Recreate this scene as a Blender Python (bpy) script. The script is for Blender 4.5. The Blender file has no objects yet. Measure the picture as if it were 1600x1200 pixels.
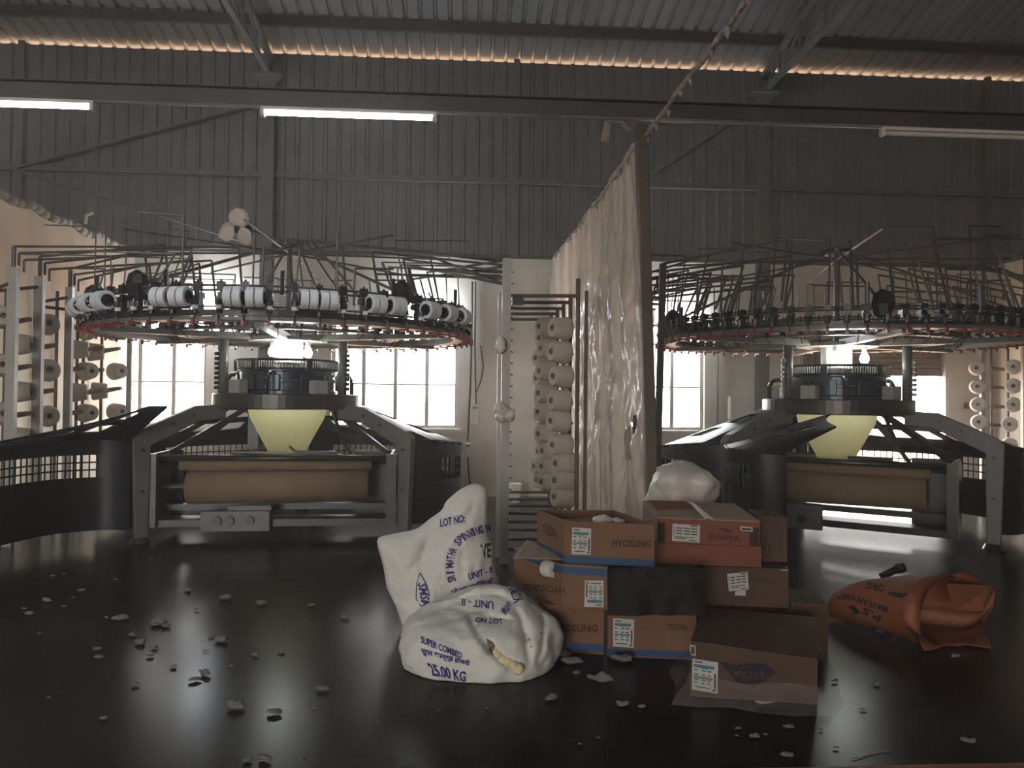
import bpy, bmesh, math, random
from mathutils import Vector, Matrix, noise
from mathutils.bvhtree import BVHTree
random.seed(7)
S = bpy.context.scene
COL = S.collection
PI = math.pi
def rad(d): return d * PI / 180

# ------------------------------------------------------------------ camera
F, CH, YAW, PIT, ROL = 1200.0, 1.45, .063, .017, .010
fw = Vector((math.sin(YAW) * math.cos(PIT), math.cos(YAW) * math.cos(PIT), math.sin(PIT)))
r0 = Vector((math.cos(YAW), -math.sin(YAW), 0)); u0 = r0.cross(fw)
rt = r0 * math.cos(ROL) + u0 * math.sin(ROL); up = u0 * math.cos(ROL) - r0 * math.sin(ROL)
cam = bpy.data.cameras.new('camera'); cam.lens = 27.0; cam.sensor_width = 36.0; cam.clip_end = 200
co = bpy.data.objects.new('camera', cam); COL.objects.link(co)
co.matrix_world = Matrix(((rt.x, up.x, -fw.x, 0), (rt.y, up.y, -fw.y, 0), (rt.z, up.z, -fw.z, CH), (0, 0, 0, 1)))
S.camera = co
CAM = Vector((0, 0, CH))
def ray(px, py): return rt * ((px - 800) / F) + up * ((600 - py) / F) + fw
def at(px, py, Y=None, Z=None, X=None):
    """world point seen at a pixel of the 1600x1200 photograph, at a given depth, height or side"""
    d = ray(px, py)
    t = Y / d.y if Y is not None else ((Z - CH) / d.z if Z is not None else X / d.x)
    return CAM + d * t

# ------------------------------------------------------------------ light
SKY, TUBE, BULB, EXPO = 9.0, 45.0, 60.0, 0.85
S.view_settings.view_transform = 'Standard'; S.view_settings.look = 'None'
S.view_settings.exposure = EXPO; S.view_settings.gamma = 1.0; S.view_settings.use_curve_mapping = False
S.cycles.max_bounces = 8; S.cycles.diffuse_bounces = 5; S.cycles.transparent_max_bounces = 16
S.cycles.sample_clamp_indirect = 4.0
w = bpy.data.worlds.new('daylight'); S.world = w; w.use_nodes = True
bg = w.node_tree.nodes['Background']; bg.inputs[0].default_value = (1.0, .965, .92, 1); bg.inputs[1].default_value = SKY
def portal(name, loc, sx, sz, facing):
    l = bpy.data.lights.new(name, 'AREA'); l.shape = 'RECTANGLE'; l.size = sx; l.size_y = sz
    l.cycles.is_portal = True
    o = bpy.data.objects.new(name, l); COL.objects.link(o); o.location = loc
    o.rotation_euler = (rad(-90) if facing < 0 else rad(90), 0, 0)

# ------------------------------------------------------------------ materials
def mat(name, col, rough=.6, metal=0, var=.12, scale=6, bump=0, spec=.5, detail=4, stretch=None, dirt=None, trans=0, alpha=1):
    m = bpy.data.materials.new(name); m.use_nodes = True
    n = m.node_tree.nodes; l = m.node_tree.links
    b = n['Principled BSDF']; b.inputs['Roughness'].default_value = rough; b.inputs['Metallic'].default_value = metal
    b.inputs['Specular IOR Level'].default_value = spec
    tc = n.new('ShaderNodeTexCoord'); mp = n.new('ShaderNodeMapping')
    if stretch: mp.inputs['Scale'].default_value = stretch
    l.new(tc.outputs['Object'], mp.inputs['Vector'])
    nz = n.new('ShaderNodeTexNoise'); nz.inputs['Scale'].default_value = scale; nz.inputs['Detail'].default_value = detail
    l.new(mp.outputs['Vector'], nz.inputs['Vector'])
    rp = n.new('ShaderNodeValToRGB')
    rp.color_ramp.elements[0].position = .3; rp.color_ramp.elements[1].position = .7
    rp.color_ramp.elements[0].color = [c * (1 - var) for c in col] + [1]
    rp.color_ramp.elements[1].color = [min(1, c * (1 + var)) for c in col] + [1]
    l.new(nz.outputs['Fac'], rp.inputs['Fac'])
    out = rp.outputs['Color']
    if dirt:
        n2 = n.new('ShaderNodeTexNoise'); n2.inputs['Scale'].default_value = dirt[1]; n2.inputs['Detail'].default_value = 8
        l.new(mp.outputs['Vector'], n2.inputs['Vector'])
        r2 = n.new('ShaderNodeValToRGB'); r2.color_ramp.elements[0].position = dirt[2]; r2.color_ramp.elements[1].position = dirt[2] + .18
        mx = n.new('ShaderNodeMix'); mx.data_type = 'RGBA'
        l.new(n2.outputs['Fac'], r2.inputs['Fac']); l.new(r2.outputs['Color'], mx.inputs['Factor'])
        l.new(out, mx.inputs['A']); mx.inputs['B'].default_value = list(dirt[0]) + [1]
        out = mx.outputs['Result']
    l.new(out, b.inputs['Base Color'])
    if bump:
        bp = n.new('ShaderNodeBump'); bp.inputs['Strength'].default_value = bump; bp.inputs['Distance'].default_value = .02
        l.new(nz.outputs['Fac'], bp.inputs['Height']); l.new(bp.outputs['Normal'], b.inputs['Normal'])
    if trans:
        t = n.new('ShaderNodeBsdfTranslucent'); l.new(out, t.inputs['Color'])
        ms = n.new('ShaderNodeMixShader'); ms.inputs[0].default_value = trans
        l.new(b.outputs[0], ms.inputs[1]); l.new(t.outputs[0], ms.inputs[2])
        fin = ms.outputs[0]
    else: fin = b.outputs[0]
    if alpha < 1:
        tr = n.new('ShaderNodeBsdfTransparent'); ms = n.new('ShaderNodeMixShader'); ms.inputs[0].default_value = alpha
        l.new(tr.outputs[0], ms.inputs[1]); l.new(fin, ms.inputs[2]); fin = ms.outputs[0]
    l.new(fin, n['Material Output'].inputs['Surface'])
    return m
def glow(name, col, s):
    m = bpy.data.materials.new(name); m.use_nodes = True; n = m.node_tree.nodes; n.clear()
    e = n.new('ShaderNodeEmission'); e.inputs[0].default_value = list(col) + [1]; e.inputs[1].default_value = s
    o = n.new('ShaderNodeOutputMaterial'); m.node_tree.links.new(e.outputs[0], o.inputs[0]); return m
M = {}
M['floor'] = mat('polished dark concrete', (.017, .0152, .0145), .23, var=.3, scale=1.2, bump=.06, spec=.08, detail=8)
M['sill'] = mat('red oxide sill', (.26, .09, .04), .5, var=.3, scale=9)
M['plaster'] = mat('stained plaster', (.56, .52, .46), .9, var=.12, scale=1.4, bump=.15, detail=9, dirt=((.40, .34, .27), .9, .56))
M['clad'] = mat('grey cladding sheet', (.14, .139, .145), .55, metal=.15, var=.12, scale=1.5)
M['roof'] = mat('grey roof sheet', (.145, .142, .145), .55, metal=.1, var=.12, scale=1.5)
M['rust'] = mat('rusty gutter', (.48, .20, .09), .8, var=.3, scale=5)
M['steel'] = mat('grey painted steel', (.12, .117, .115), .5, var=.15, scale=4)
M['darksteel'] = mat('dusty dark steel', (.06, .055, .051), .5, var=.2, scale=4)
M['brownsteel'] = mat('brown dusty steel', (.075, .058, .048), .6, var=.25, scale=3)
M['frame'] = mat('aluminium window frame', (.32, .30, .28), .4, metal=.3, var=.1)
M['machgrey'] = mat('grey enamel casting', (.105, .096, .088), .45, var=.12, scale=5)
M['machlight'] = mat('pale grey enamel', (.28, .265, .245), .45, var=.1, scale=5)
M['navy'] = mat('dark navy guard plastic', (.007, .0075, .011), .40, var=.2, scale=3, spec=.25)
M['black'] = mat('black machine parts', (.010, .0095, .010), .4, var=.2, scale=5)
M['teal'] = mat('dark teal cylinder', (.012, .028, .040), .3, metal=.3, var=.2, scale=5)
M['dkmach'] = mat('oily dark machine steel', (.038, .034, .031), .35, metal=.4, var=.3, scale=4)
M['chrome'] = mat('worn bright steel', (.5, .48, .46), .25, metal=.9, var=.15)
M['alu'] = mat('aluminium creel post', (.27, .255, .235), .4, metal=.2, var=.08)
M['cone'] = mat('undyed yarn', (.37, .325, .27), .95, var=.06, scale=30, bump=.1, stretch=(1, 1, 12))
M['conew'] = mat('white yarn', (.62, .59, .54), .95, var=.05, scale=30, bump=.1, stretch=(1, 1, 12), trans=.15)
M['tubecard'] = mat('brown cardboard tube', (.16, .11, .075), .8, var=.15)
M['spandex'] = mat('white elastane winding', (.58, .60, .62), .7, var=.04, scale=12)
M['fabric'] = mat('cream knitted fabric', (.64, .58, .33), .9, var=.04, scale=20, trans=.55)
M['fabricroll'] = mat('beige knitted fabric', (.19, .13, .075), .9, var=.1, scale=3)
M['red'] = mat('red plastic tip', (.20, .015, .02), .4, var=.1)
M['curtain'] = mat('dusty plastic sheet', (.64, .55, .46), .24, var=.22, scale=2.0, bump=.9, detail=9, stretch=(1, 1.6, .3), trans=.42, dirt=((.40, .31, .24), 1.3, .55))
M['curtainl'] = mat('pale fabric sheet', (.78, .71, .62), .8, var=.08, scale=2, stretch=(1, 2, .3), trans=.7)
M['rope'] = mat('linty rope', (.26, .225, .19), .95, var=.25, scale=20, bump=.5)
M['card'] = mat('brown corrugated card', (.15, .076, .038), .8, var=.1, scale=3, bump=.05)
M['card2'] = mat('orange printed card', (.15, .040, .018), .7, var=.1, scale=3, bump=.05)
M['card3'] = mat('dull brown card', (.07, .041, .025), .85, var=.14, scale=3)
M['cardin'] = mat('pale card inside', (.24, .175, .125), .9, var=.15, scale=5)
M['carddark'] = mat('dark film wrapped card', (.02, .016, .014), .4, var=.3, scale=3)
M['blue'] = mat('blue printed band', (.015, .055, .14), .7, var=.1)
M['teal2'] = mat('teal label print', (.05, .15, .18), .7, var=.05)
M['ink'] = mat('dark brown ink', (.035, .018, .012), .8, var=.1)
M['violet'] = mat('violet sack ink', (.045, .028, .16), .8, var=.25, scale=40)
M['blackink'] = mat('black sack ink', (.012, .012, .02), .8, var=.1)
M['paper'] = mat('white label paper', (.42, .42, .39), .7, var=.05)
M['tape'] = mat('clear packing tape', (.62, .57, .5), .15, var=.1)
M['sack'] = mat('white woven sack', (.60, .59, .54), .62, var=.06, scale=5, bump=.10, detail=6)
M['orange'] = mat('orange woven sack', (.23, .075, .031), .6, var=.14, scale=6, bump=.2, trans=.12)
M['wrap'] = mat('crinkled clear film', (.5, .46, .42), .12, var=.2, scale=22, bump=1.0, alpha=.13)
M['bag'] = mat('white plastic bag', (.62, .58, .52), .4, var=.1, scale=8, bump=.6, trans=.2)
M['lint'] = mat('dull cotton lint', (.15, .135, .12), 1, var=.15, scale=40, bump=.5)
M['cream'] = mat('cream yarn chunk', (.62, .52, .33), .95, var=.1, scale=25, bump=.4)
M['tubeglow'] = glow('lit tube', (.86, .94, 1.0), TUBE)
M['lampglow'] = glow('lit wall tube', (.86, .94, 1.0), 60)
M['bulb'] = glow('lit bulb', (.95, 1.0, .95), BULB)
M['shutter'] = mat('brown roller shutter', (.20, .15, .125), .5, metal=.2, var=.15, scale=4)
M['white'] = mat('white enamel', (.55, .53, .5), .5, var=.05)
M['cable'] = mat('black cable', (.02, .02, .02), .5, var=.1)
M['fan'] = mat('cream plastic fan blade', (.50, .43, .36), .6, var=.08)
M['leaf'] = M['card']
def glass_mat():
    m = bpy.data.materials.new('window glass'); m.use_nodes = True; n = m.node_tree.nodes; n.clear(); l = m.node_tree.links
    a = n.new('ShaderNodeBsdfTransparent'); a.inputs[0].default_value = (.95, .96, .95, 1)
    g = n.new('ShaderNodeBsdfGlossy'); g.inputs['Roughness'].default_value = .05
    x = n.new('ShaderNodeMixShader'); x.inputs[0].default_value = .05; o = n.new('ShaderNodeOutputMaterial')
    l.new(a.outputs[0], x.inputs[1]); l.new(g.outputs[0], x.inputs[2]); l.new(x.outputs[0], o.inputs[0]); return m
M['glass'] = glass_mat()

# ------------------------------------------------------------------ mesh helpers
ORG = {}
class MB:
    def __init__(s): s.v = []; s.f = []; s.mi = []; s.cur = 0
    def add(s, vs, fs):
        b = len(s.v); s.v += [Vector(p) for p in vs]
        for f in fs: s.f.append([b + i for i in f]); s.mi.append(s.cur)
        return s
    def box(s, c, d, rz=0, R=None):
        R = R or Matrix.Rotation(rz, 3, 'Z'); c = Vector(c)
        vs = [c + R @ Vector((x * d[0] / 2, y * d[1] / 2, z * d[2] / 2)) for x in (-1, 1) for y in (-1, 1) for z in (-1, 1)]
        return s.add(vs, [(0, 1, 3, 2), (4, 6, 7, 5), (0, 4, 5, 1), (2, 3, 7, 6), (0, 2, 6, 4), (1, 5, 7, 3)])
    def beam(s, p, q, wd, ht):
        p, q = Vector(p), Vector(q); z = (q - p).normalized()
        a = Vector((0, 0, 1)) if abs(z.z) < .9 else Vector((0, 1, 0))
        x = z.cross(a).normalized(); y = x.cross(z)
        vs = [e + x * i * wd / 2 + y * j * ht / 2 for e in (p, q) for i, j in ((-1, -1), (1, -1), (1, 1), (-1, 1))]
        return s.add(vs, [(0, 1, 2, 3)[::-1], (4, 5, 6, 7), (0, 1, 5, 4), (1, 2, 6, 5), (2, 3, 7, 6), (3, 0, 4, 7)])
    def tube(s, p, q, r, n=8, r2=None, caps=True):
        p, q = Vector(p), Vector(q); r2 = r if r2 is None else r2
        z = (q - p).normalized(); a = Vector((0, 0, 1)) if abs(z.z) < .9 else Vector((1, 0, 0))
        x = z.cross(a).normalized(); y = z.cross(x)
        vs = []
        for e, rr in ((p, r), (q, r2)):
            vs += [e + (x * math.cos(2 * PI * i / n) + y * math.sin(2 * PI * i / n)) * rr for i in range(n)]
        fs = [(i, (i + 1) % n, n + (i + 1) % n, n + i) for i in range(n)]
        if caps: fs += [tuple(range(n))[::-1], tuple(range(n, 2 * n))]
        return s.add(vs, fs)
    def path(s, pts, r, n=6):
        for a, b in zip(pts, pts[1:]): s.tube(a, b, r, n)
        return s
    def lathe(s, prof, c=(0, 0, 0), n=24, mtx=None, a0=0, a1=2 * PI, closed=False):
        full = abs(a1 - a0 - 2 * PI) < 1e-6; k = n if full else n + 1
        vs = []
        for r, z in prof:
            for i in range(k):
                t = a0 + (a1 - a0) * i / n; p = Vector((r * math.cos(t), r * math.sin(t), z))
                vs.append((mtx @ p if mtx else p) + Vector(c))
        fs = []; L = len(prof)
        for j in range(L if closed else L - 1):
            j2 = (j + 1) % L
            for i in range(n):
                i2 = (i + 1) % k
                fs.append((j * k + i, j * k + i2, j2 * k + i2, j2 * k + i))
        return s.add(vs, fs)
    def ring(s, c, r, tr, n=48, m=6):
        return s.lathe([(r + tr * math.cos(2 * PI * i / m), tr * math.sin(2 * PI * i / m)) for i in range(m)], c, n, closed=True)
    def slab(s, poly, t, mtx):
        """polygon in the local xy plane, extruded by t along local z, moved by mtx"""
        k = len(poly); vs = [mtx @ Vector((x, y, z)) for z in (-t / 2, t / 2) for x, y in poly]
        return s.add(vs, [tuple(range(k))[::-1], tuple(range(k, 2 * k))] + [(i, (i + 1) % k, k + (i + 1) % k, k + i) for i in range(k)])
    def grid(s, rows, skip=None):
        h, wd = len(rows), len(rows[0])
        fs = [(j * wd + i, j * wd + i + 1, (j + 1) * wd + i + 1, (j + 1) * wd + i) for j in range(h - 1) for i in range(wd - 1) if not (skip and skip(i, j))]
        return s.add([p for r in rows for p in r], fs)
    def xform(s, m):
        s.v = [m @ v for v in s.v]; return s
    def build(s, name, mats, parent=None, smooth=False, weld=0, origin=None, label=None, cat=None, group=None, kind=None, solid=0, bevel=0):
        if parent is not None: o0 = ORG[parent.name]
        elif origin is not None: o0 = Vector(origin)
        else:
            xs = [v.x for v in s.v]; ys = [v.y for v in s.v]
            o0 = Vector(((min(xs) + max(xs)) / 2, (min(ys) + max(ys)) / 2, min(v.z for v in s.v)))
        me = bpy.data.meshes.new(name); me.from_pydata([v - o0 for v in s.v], [], s.f)
        for m in (mats if isinstance(mats, (list, tuple)) else [mats]): me.materials.append(m if not isinstance(m, str) else M[m])
        if any(s.mi): me.polygons.foreach_set('material_index', s.mi)
        if smooth: me.polygons.foreach_set('use_smooth', [True] * len(me.polygons))
        if weld:
            bm = bmesh.new(); bm.from_mesh(me); bmesh.ops.remove_doubles(bm, verts=bm.verts, dist=1e-4); bm.to_mesh(me); bm.free()
            me.polygons.foreach_set('use_smooth', [True] * len(me.polygons)); me.set_sharp_from_angle(angle=rad(weld))
        me.update()
        o = bpy.data.objects.new(name, me); COL.objects.link(o)
        if parent is not None: o.parent = parent
        else: o.location = o0
        ORG[o.name] = o0
        if solid:
            md = o.modifiers.new('thickness', 'SOLIDIFY'); md.thickness = solid; md.offset = 0
        if bevel:
            md = o.modifiers.new('bevel', 'BEVEL'); md.width = bevel; md.segments = 2; md.limit_method = 'ANGLE'
        return tag(o, label, cat, group, kind)
def tag(o, label=None, cat=None, group=None, kind=None):
    for k, v in (('label', label), ('category', cat), ('group', group), ('kind', kind)):
        if v: o[k] = v
    return o
def thing(name, loc, label=None, cat=None, group=None, kind=None):
    o = bpy.data.objects.new(name, None); COL.objects.link(o); o.location = loc; o.empty_display_size = .1
    ORG[o.name] = Vector(loc); return tag(o, label, cat, group, kind)
def copy_tree(src, mtx, label=None, group=None):
    c = src.copy(); COL.objects.link(c); c.matrix_world = mtx
    if label: c['label'] = label
    if group: c['group'] = group
    for ch in KIDS[src.name]:
        d = ch.copy(); COL.objects.link(d); d.parent = c
        for g in KIDS.get(ch.name, []):
            e = g.copy(); COL.objects.link(e); e.parent = d
    return c
KIDS = {}
def aim(p, axis, roll=0):
    """matrix putting local +z along axis at p"""
    return Matrix.Translation(p) @ Vector(axis).to_track_quat('Z', 'Y').to_matrix().to_4x4()
ORD = ['zeroth', 'first', 'second', 'third', 'fourth', 'fifth', 'sixth', 'seventh', 'eighth', 'ninth', 'tenth', 'eleventh', 'twelfth', 'thirteenth',
       'fourteenth', 'fifteenth', 'sixteenth', 'seventeenth', 'eighteenth', 'nineteenth', 'twentieth']

# ---- writing and labels: a flat print laid on the surface it is printed on
BOLD = .028
def text_tris(s, arc=None):
    c = bpy.data.curves.new('t', 'FONT'); c.body = s; c.resolution_u = 2; c.offset = BOLD
    o = bpy.data.objects.new('t', c); COL.objects.link(o); bpy.context.view_layer.update()
    me = bpy.data.meshes.new_from_object(o.evaluated_get(bpy.context.evaluated_depsgraph_get()))
    vs = [(v.co.x, v.co.y) for v in me.vertices]; fs = [tuple(p.vertices) for p in me.polygons]
    bpy.data.objects.remove(o); bpy.data.curves.remove(c); bpy.data.meshes.remove(me)
    x0 = min(v[0] for v in vs); x1 = max(v[0] for v in vs); y0 = min(v[1] for v in vs); y1 = max(v[1] for v in vs)
    return [((x - x0) / (x1 - x0), (y - y0) / (y1 - y0)) for x, y in vs], fs
def bvh(*obs):
    vs, fs = [], []
    for o in obs:
        b = len(vs); org = ORG[o.name]
        vs += [v.co + org for v in o.data.vertices]; fs += [[b + i for i in p.vertices] for p in o.data.polygons]
    return BVHTree.FromPolygons(vs, fs)
def lay(mb, tree, pts, fs, lift=.003, fall=None):
    vs = []; last = fall
    for px, py in pts:
        h = tree.ray_cast(CAM, ray(px, py).normalized())
        d = h[3] if h[0] is not None else last
        if d is None: d = 4.4
        last = d
        vs.append(CAM + ray(px, py).normalized() * (d - lift))
    mb.add(vs, fs)
def quadmap(q, u, v):
    (ax, ay), (bx, by), (cx, cy), (dx, dy) = q   # tl, tr, br, bl
    tx, ty = ax + (bx - ax) * u, ay + (by - ay) * u; lx, ly = dx + (cx - dx) * u, dy + (cy - dy) * u
    return lx + (tx - lx) * v, ly + (ty - ly) * v
def lettering(s, q, tree, m, parent, lift=.003, name='lettering', fall=None):
    vs, fs = text_tris(s); mb = MB()
    lay(mb, tree, [quadmap(q, u, v) for u, v in vs], fs, lift, fall)
    return mb.build(name, m, parent)
def patch(q, tree, m, parent, name, lift=.0025, n=4, fall=None):
    mb = MB(); pts = [quadmap(q, i / n, j / n) for j in range(n + 1) for i in range(n + 1)]
    fs = [(j * (n + 1) + i, j * (n + 1) + i + 1, (j + 1) * (n + 1) + i + 1, (j + 1) * (n + 1) + i) for j in range(n) for i in range(n)]
    lay(mb, tree, pts, fs, lift, fall); return mb.build(name, m, parent)
def sub(q, u0, v0, u1, v1):
    return [quadmap(q, u0, v1), quadmap(q, u1, v1), quadmap(q, u1, v0), quadmap(q, u0, v0)]

# ------------------------------------------------------------------ the hall
WY = 11.2
XL, XR, YF = -9.6, 13.4, -12.0
fl = MB().box(((XL + XR) / 2, (2.99 + WY) / 2, -.05), (XR - XL, WY - 2.99 + .4, .1)).build('floor', 'floor', kind='structure', origin=(0, 7, 0))
MB().box(((XL + XR) / 2, (2.97 + YF) / 2, -.045), (XR - XL, 2.97 - YF, .1)).build('trim_1', 'sill', kind='structure')
OPEN = [(-9.2, -7.3, .98, 2.55), (-6.49, -3.67, .98, 2.55), (-1.907, -.077, .98, 2.55), (2.155, 3.573, .98, 2.55), (5.0, 7.33, 0, 2.5), (8.7, 10.6, .98, 2.55)]  # unseen end windows added, second one widened leftwards, to backlight the hanging sheets
def holed(mb, x0, x1, z0, z1, ya, yb, holes):
    x = x0; yc, dy = (ya + yb) / 2, yb - ya
    for a, b, c, d in holes:
        mb.box(((x + a) / 2, yc, (z0 + z1) / 2), (a - x, dy, z1 - z0))
        if c > z0: mb.box(((a + b) / 2, yc, (z0 + c) / 2), (b - a, dy, c - z0))
        mb.box(((a + b) / 2, yc, (d + z1) / 2), (b - a, dy, z1 - d)); x = b
    mb.box(((x + x1) / 2, yc, (z0 + z1) / 2), (x1 - x, dy, z1 - z0)); return mb
wall = holed(MB(), XL, XR, 0, 3.48, WY, WY + .23, OPEN).build('wall_back', 'plaster', kind='structure', origin=(0, WY, 0))
def ribs(x0, n, up, amp=.028):
    prof = [(0, 0), (.13, 0), (.148, 1), (.182, 1)]
    return [(x0 + k * .2 + a, b * amp * up) for k in range(n) for a, b in prof] + [(x0 + n * .2, 0), (x0 + n * .2 + .05, 0)]
x = XL; k = 0
while x < XR - .01:                                       # wall sheets, each lapped a little over its neighbour
    pr = ribs(x, 5, -1); yo = WY + .03 - .004 * (k % 2)
    mb = MB().grid([[(a, yo + b, z) for a, b in pr] for z in (3.46, 6.385)])
    mb.build('wall_sheet', 'clad', wall, solid=.003); x += 1.0; k += 1
SL = .2
RIDGE = -1.0
def roofz(y): return 6.425 + SL * (WY - y) if y > RIDGE else 6.425 + SL * (WY - RIDGE) - SL * (RIDGE - y)
roof = thing('ceiling', (0, 4, 8), kind='structure')
x = XL; k = 0
while x < XR - .01:
    pr = ribs(x, 5, 1, .04); dz = .003 * (k % 2)
    mb = MB().grid([[(a, y, roofz(y) + b + dz) for a, b in pr] for y in (WY + .35, 7.0, RIDGE, YF - .3)])
    mb.build('roof_sheet', 'roof', roof, solid=.003); x += 1.0; k += 1
sidepoly = [(YF, 0), (WY + .2, 0), (WY + .2, 6.38), (RIDGE, roofz(RIDGE)), (YF, roofz(YF))]
for nm, xx in (('wall_left', XL - .1), ('wall_right', XR + .1)):
    MB().slab(sidepoly, .2, Matrix.Translation((xx, 0, 0)) @ Matrix(((0, 0, 1, 0), (1, 0, 0, 0), (0, 1, 0, 0), (0, 0, 0, 1)))).build(nm, 'plaster', kind='structure')
FILL_OPENING = (-9.3, -2.5, 0, 4.2)  # unseen opening behind the camera, added and sized to let in fill daylight
holed(MB(), XL - .2, XR + .2, 0, roofz(YF) - .02, YF - .2, YF, [FILL_OPENING]).build('wall_front', 'plaster', kind='structure')
MB().box((1.9, WY - .02, 3.50), (23, .05, .05)).build('trim_3', 'darksteel', kind='structure')
for i, (z, hh) in enumerate(((4.60, .075),)):
    MB().box((1.9, WY - .05, z), (23, .07, hh)).build('trim_4', 'steel', kind='structure')
for i, yy in enumerate((10.45, 8.9, 7.3, 5.7)):            # purlins under the roof
    mb = MB().box((1.9, yy, roofz(yy) - .075), (23, .012, .13)).box((1.9, yy + .03, roofz(yy) - .14), (23, .06, .012))
    mb.build('trim_%d' % (5 + i), 'darksteel', kind='structure')

def window(n, a, b, z0, z1, cols=4, rows=(1.62, 2.26)):
    t = .05; y = WY + .1
    mb = MB()
    for zz in (z0 + t / 2, z1 - t / 2): mb.box(((a + b) / 2, y, zz), (b - a, .06, t))
    for xx in (a + t / 2, b - t / 2): mb.box((xx, y, (z0 + z1) / 2), (t, .06, z1 - z0 - 2 * t))
    w = mb.build('window_%d' % n, 'frame', kind='structure', origin=((a + b) / 2, y, z0))
    xs = [a + (b - a) * k / cols for k in range(cols + 1)]; zs = [z0 + t] + list(rows) + [z1 - t]
    for xx in xs[1:-1]: MB().box((xx, y, (z0 + z1) / 2), (.055, .055, z1 - z0 - 2 * t)).build('mullion', 'frame', w)
    for zz in rows: MB().box(((a + b) / 2, y, zz), (b - a - 2 * t, .035, .022)).build('glazing_bar', 'frame', w)
    for xa, xb in zip(xs, xs[1:]):
        for za, zb in zip(zs, zs[1:]):
            MB().box(((xa + xb) / 2, y + .01, (za + zb) / 2), (xb - xa - .04, .005, zb - za - .02)).build('pane', 'glass', w)
    MB().box(((a + b) / 2, WY - .015, z0 - .025), (b - a + .1, .07, .05)).build('window_sill', 'plaster', w)
    portal('window_daylight', ((a + b) / 2, WY + .26, (z0 + z1) / 2), b - a, z1 - z0, -1)
k = 1
for a, b, c, d in OPEN:
    if c > 0: window(k, a, b, c, d, round((b - a) / .47)); k += 1
# the doorway with its roller shutter half down
a, b, _, d = OPEN[4]
dr = MB().box((a + .03, WY + .02, d / 2), (.06, .1, d)).box((b - .03, WY + .02, d / 2), (.06, .1, d)).build('door_1', 'white', kind='structure')
for j in range(8):
    z = 2.46 - j * .078
    pr = [(-.039, .0), (-.03, -.018), (0, -.024), (.03, -.018), (.039, 0), (.039, .004), (-.039, .004)]
    MB().slab([(p[1], p[0]) for p in pr], b - a - .12, Matrix(((0, 0, 1, (a + b) / 2), (1, 0, 0, WY + .08), (0, 1, 0, z), (0, 0, 0, 1)))).build('shutter_slat', 'shutter', dr)
MB().box(((a + b) / 2, WY + .08, 1.86), (b - a - .12, .05, .06)).build('bottom_rail', 'shutter', dr)
portal('doorway_daylight', ((a + b) / 2, WY + .26, .92), b - a, 1.84, -1)
portal('fill_daylight', ((FILL_OPENING[0] + FILL_OPENING[1]) / 2, YF - .25, FILL_OPENING[3] / 2), FILL_OPENING[1] - FILL_OPENING[0], FILL_OPENING[3], 1)
MB().box((2, 26, -.3), (90, 29, .2)).build('ground_outside', mat('red earth outside', (.5, .33, .2), .9, scale=1), kind='structure')
MB().box((2, -24, -.3), (60, 23, .2)).build('ground_front', mat('pale ground front', (.4, .36, .3), .9, scale=1), kind='structure')

# ------------------------------------------------------------------ steelwork
for xx, main, nm in ((-6.26, 0, 'leftmost thin wall post beside the diagonal braces'), (-2.81, 1, 'wide grey steel column rising behind the left knitting machine'),
                 (.73, 0, 'thin wall post between the left machine and the plastic curtain'), (4.40, 1, 'wide grey steel column rising behind the right knitting machine'),
                 (7.93, 0, 'thin wall post near the right curtain')):
    y = WY - .10
    wd = .17 if main else .085
    mb = MB().box((xx, y + .05, 3.0), (wd, .012, 6.0 if main else 6.7)).box((xx, y - .07, 3.0), (wd, .012, 6.0 if main else 6.7)).box((xx, y - .01, 3.0), (.012, .11, 6.0 if main else 6.7))
    if not main: mb.xform(Matrix.Translation((0, 0, 1.68)) @ Matrix.Diagonal((1, 1, .44, 1)) @ Matrix.Translation((0, 0, .65)))
    t = thing('steel_column', (xx, y, 0), nm, 'column')
    if not main:
        mb = MB().box((xx, WY - .04, 4.95), (wd, .06, 2.9)); mb.build('web', 'steel', t)
    else:
        mb.build('web', 'steel', t)
        MB().box((xx, y - .02, 5.985), (.40, .3, .03)).build('cap_plate', 'steel', t)
        for sx in (-1, 1):
            MB().slab([(0, 0), (.12 * sx, 0), (0, -.14)], .012, Matrix(((1, 0, 0, xx + .085 * sx), (0, 0, 1, y - .07), (0, 1, 0, 5.97), (0, 0, 0, 1)))).build('gusset', 'steel', t)
for xx, nm in ((-2.81, 'roof truss of grey angle bars over the left machine'), (4.40, 'roof truss of grey angle bars over the right machine')):
    t = thing('roof_truss', (xx, 10.9, 6.0), nm, 'truss')
    lo = lambda y: 6.03; hi = lambda y: roofz(y) - .2
    MB().beam((xx, 11.05, 6.03), (xx, 4.5, 6.03), .07, .07).build('bottom_chord', 'steel', t)
    MB().beam((xx, 11.1, hi(11.1)), (xx, 4.5, hi(4.5)), .08, .07).build('top_chord', 'steel', t)
    ys = [11.05, 10.45, 9.8, 9.1, 8.3, 7.4, 6.4]
    for p, q in zip(ys, ys[1:]):
        MB().beam((xx + .02, p, lo(p)), (xx + .02, q, hi(q)), .035, .035).build('web_bar', 'steel', t)
        MB().beam((xx - .02, q, lo(q)), (xx - .02, q, hi(q)), .035, .035).build('web_bar', 'steel', t)
nd = at(22, 264, Y=WY - .1)
for q, nm in ((at(410, 160, Y=WY - .1), 'left diagonal brace rising to the right along the sheet wall'), (at(372, 375, Y=WY - .1), 'left diagonal brace falling to the right along the sheet wall')):
    MB().beam(nd, q, .09, .03).build('wall_brace', 'steel', label=nm, cat='brace')
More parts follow.
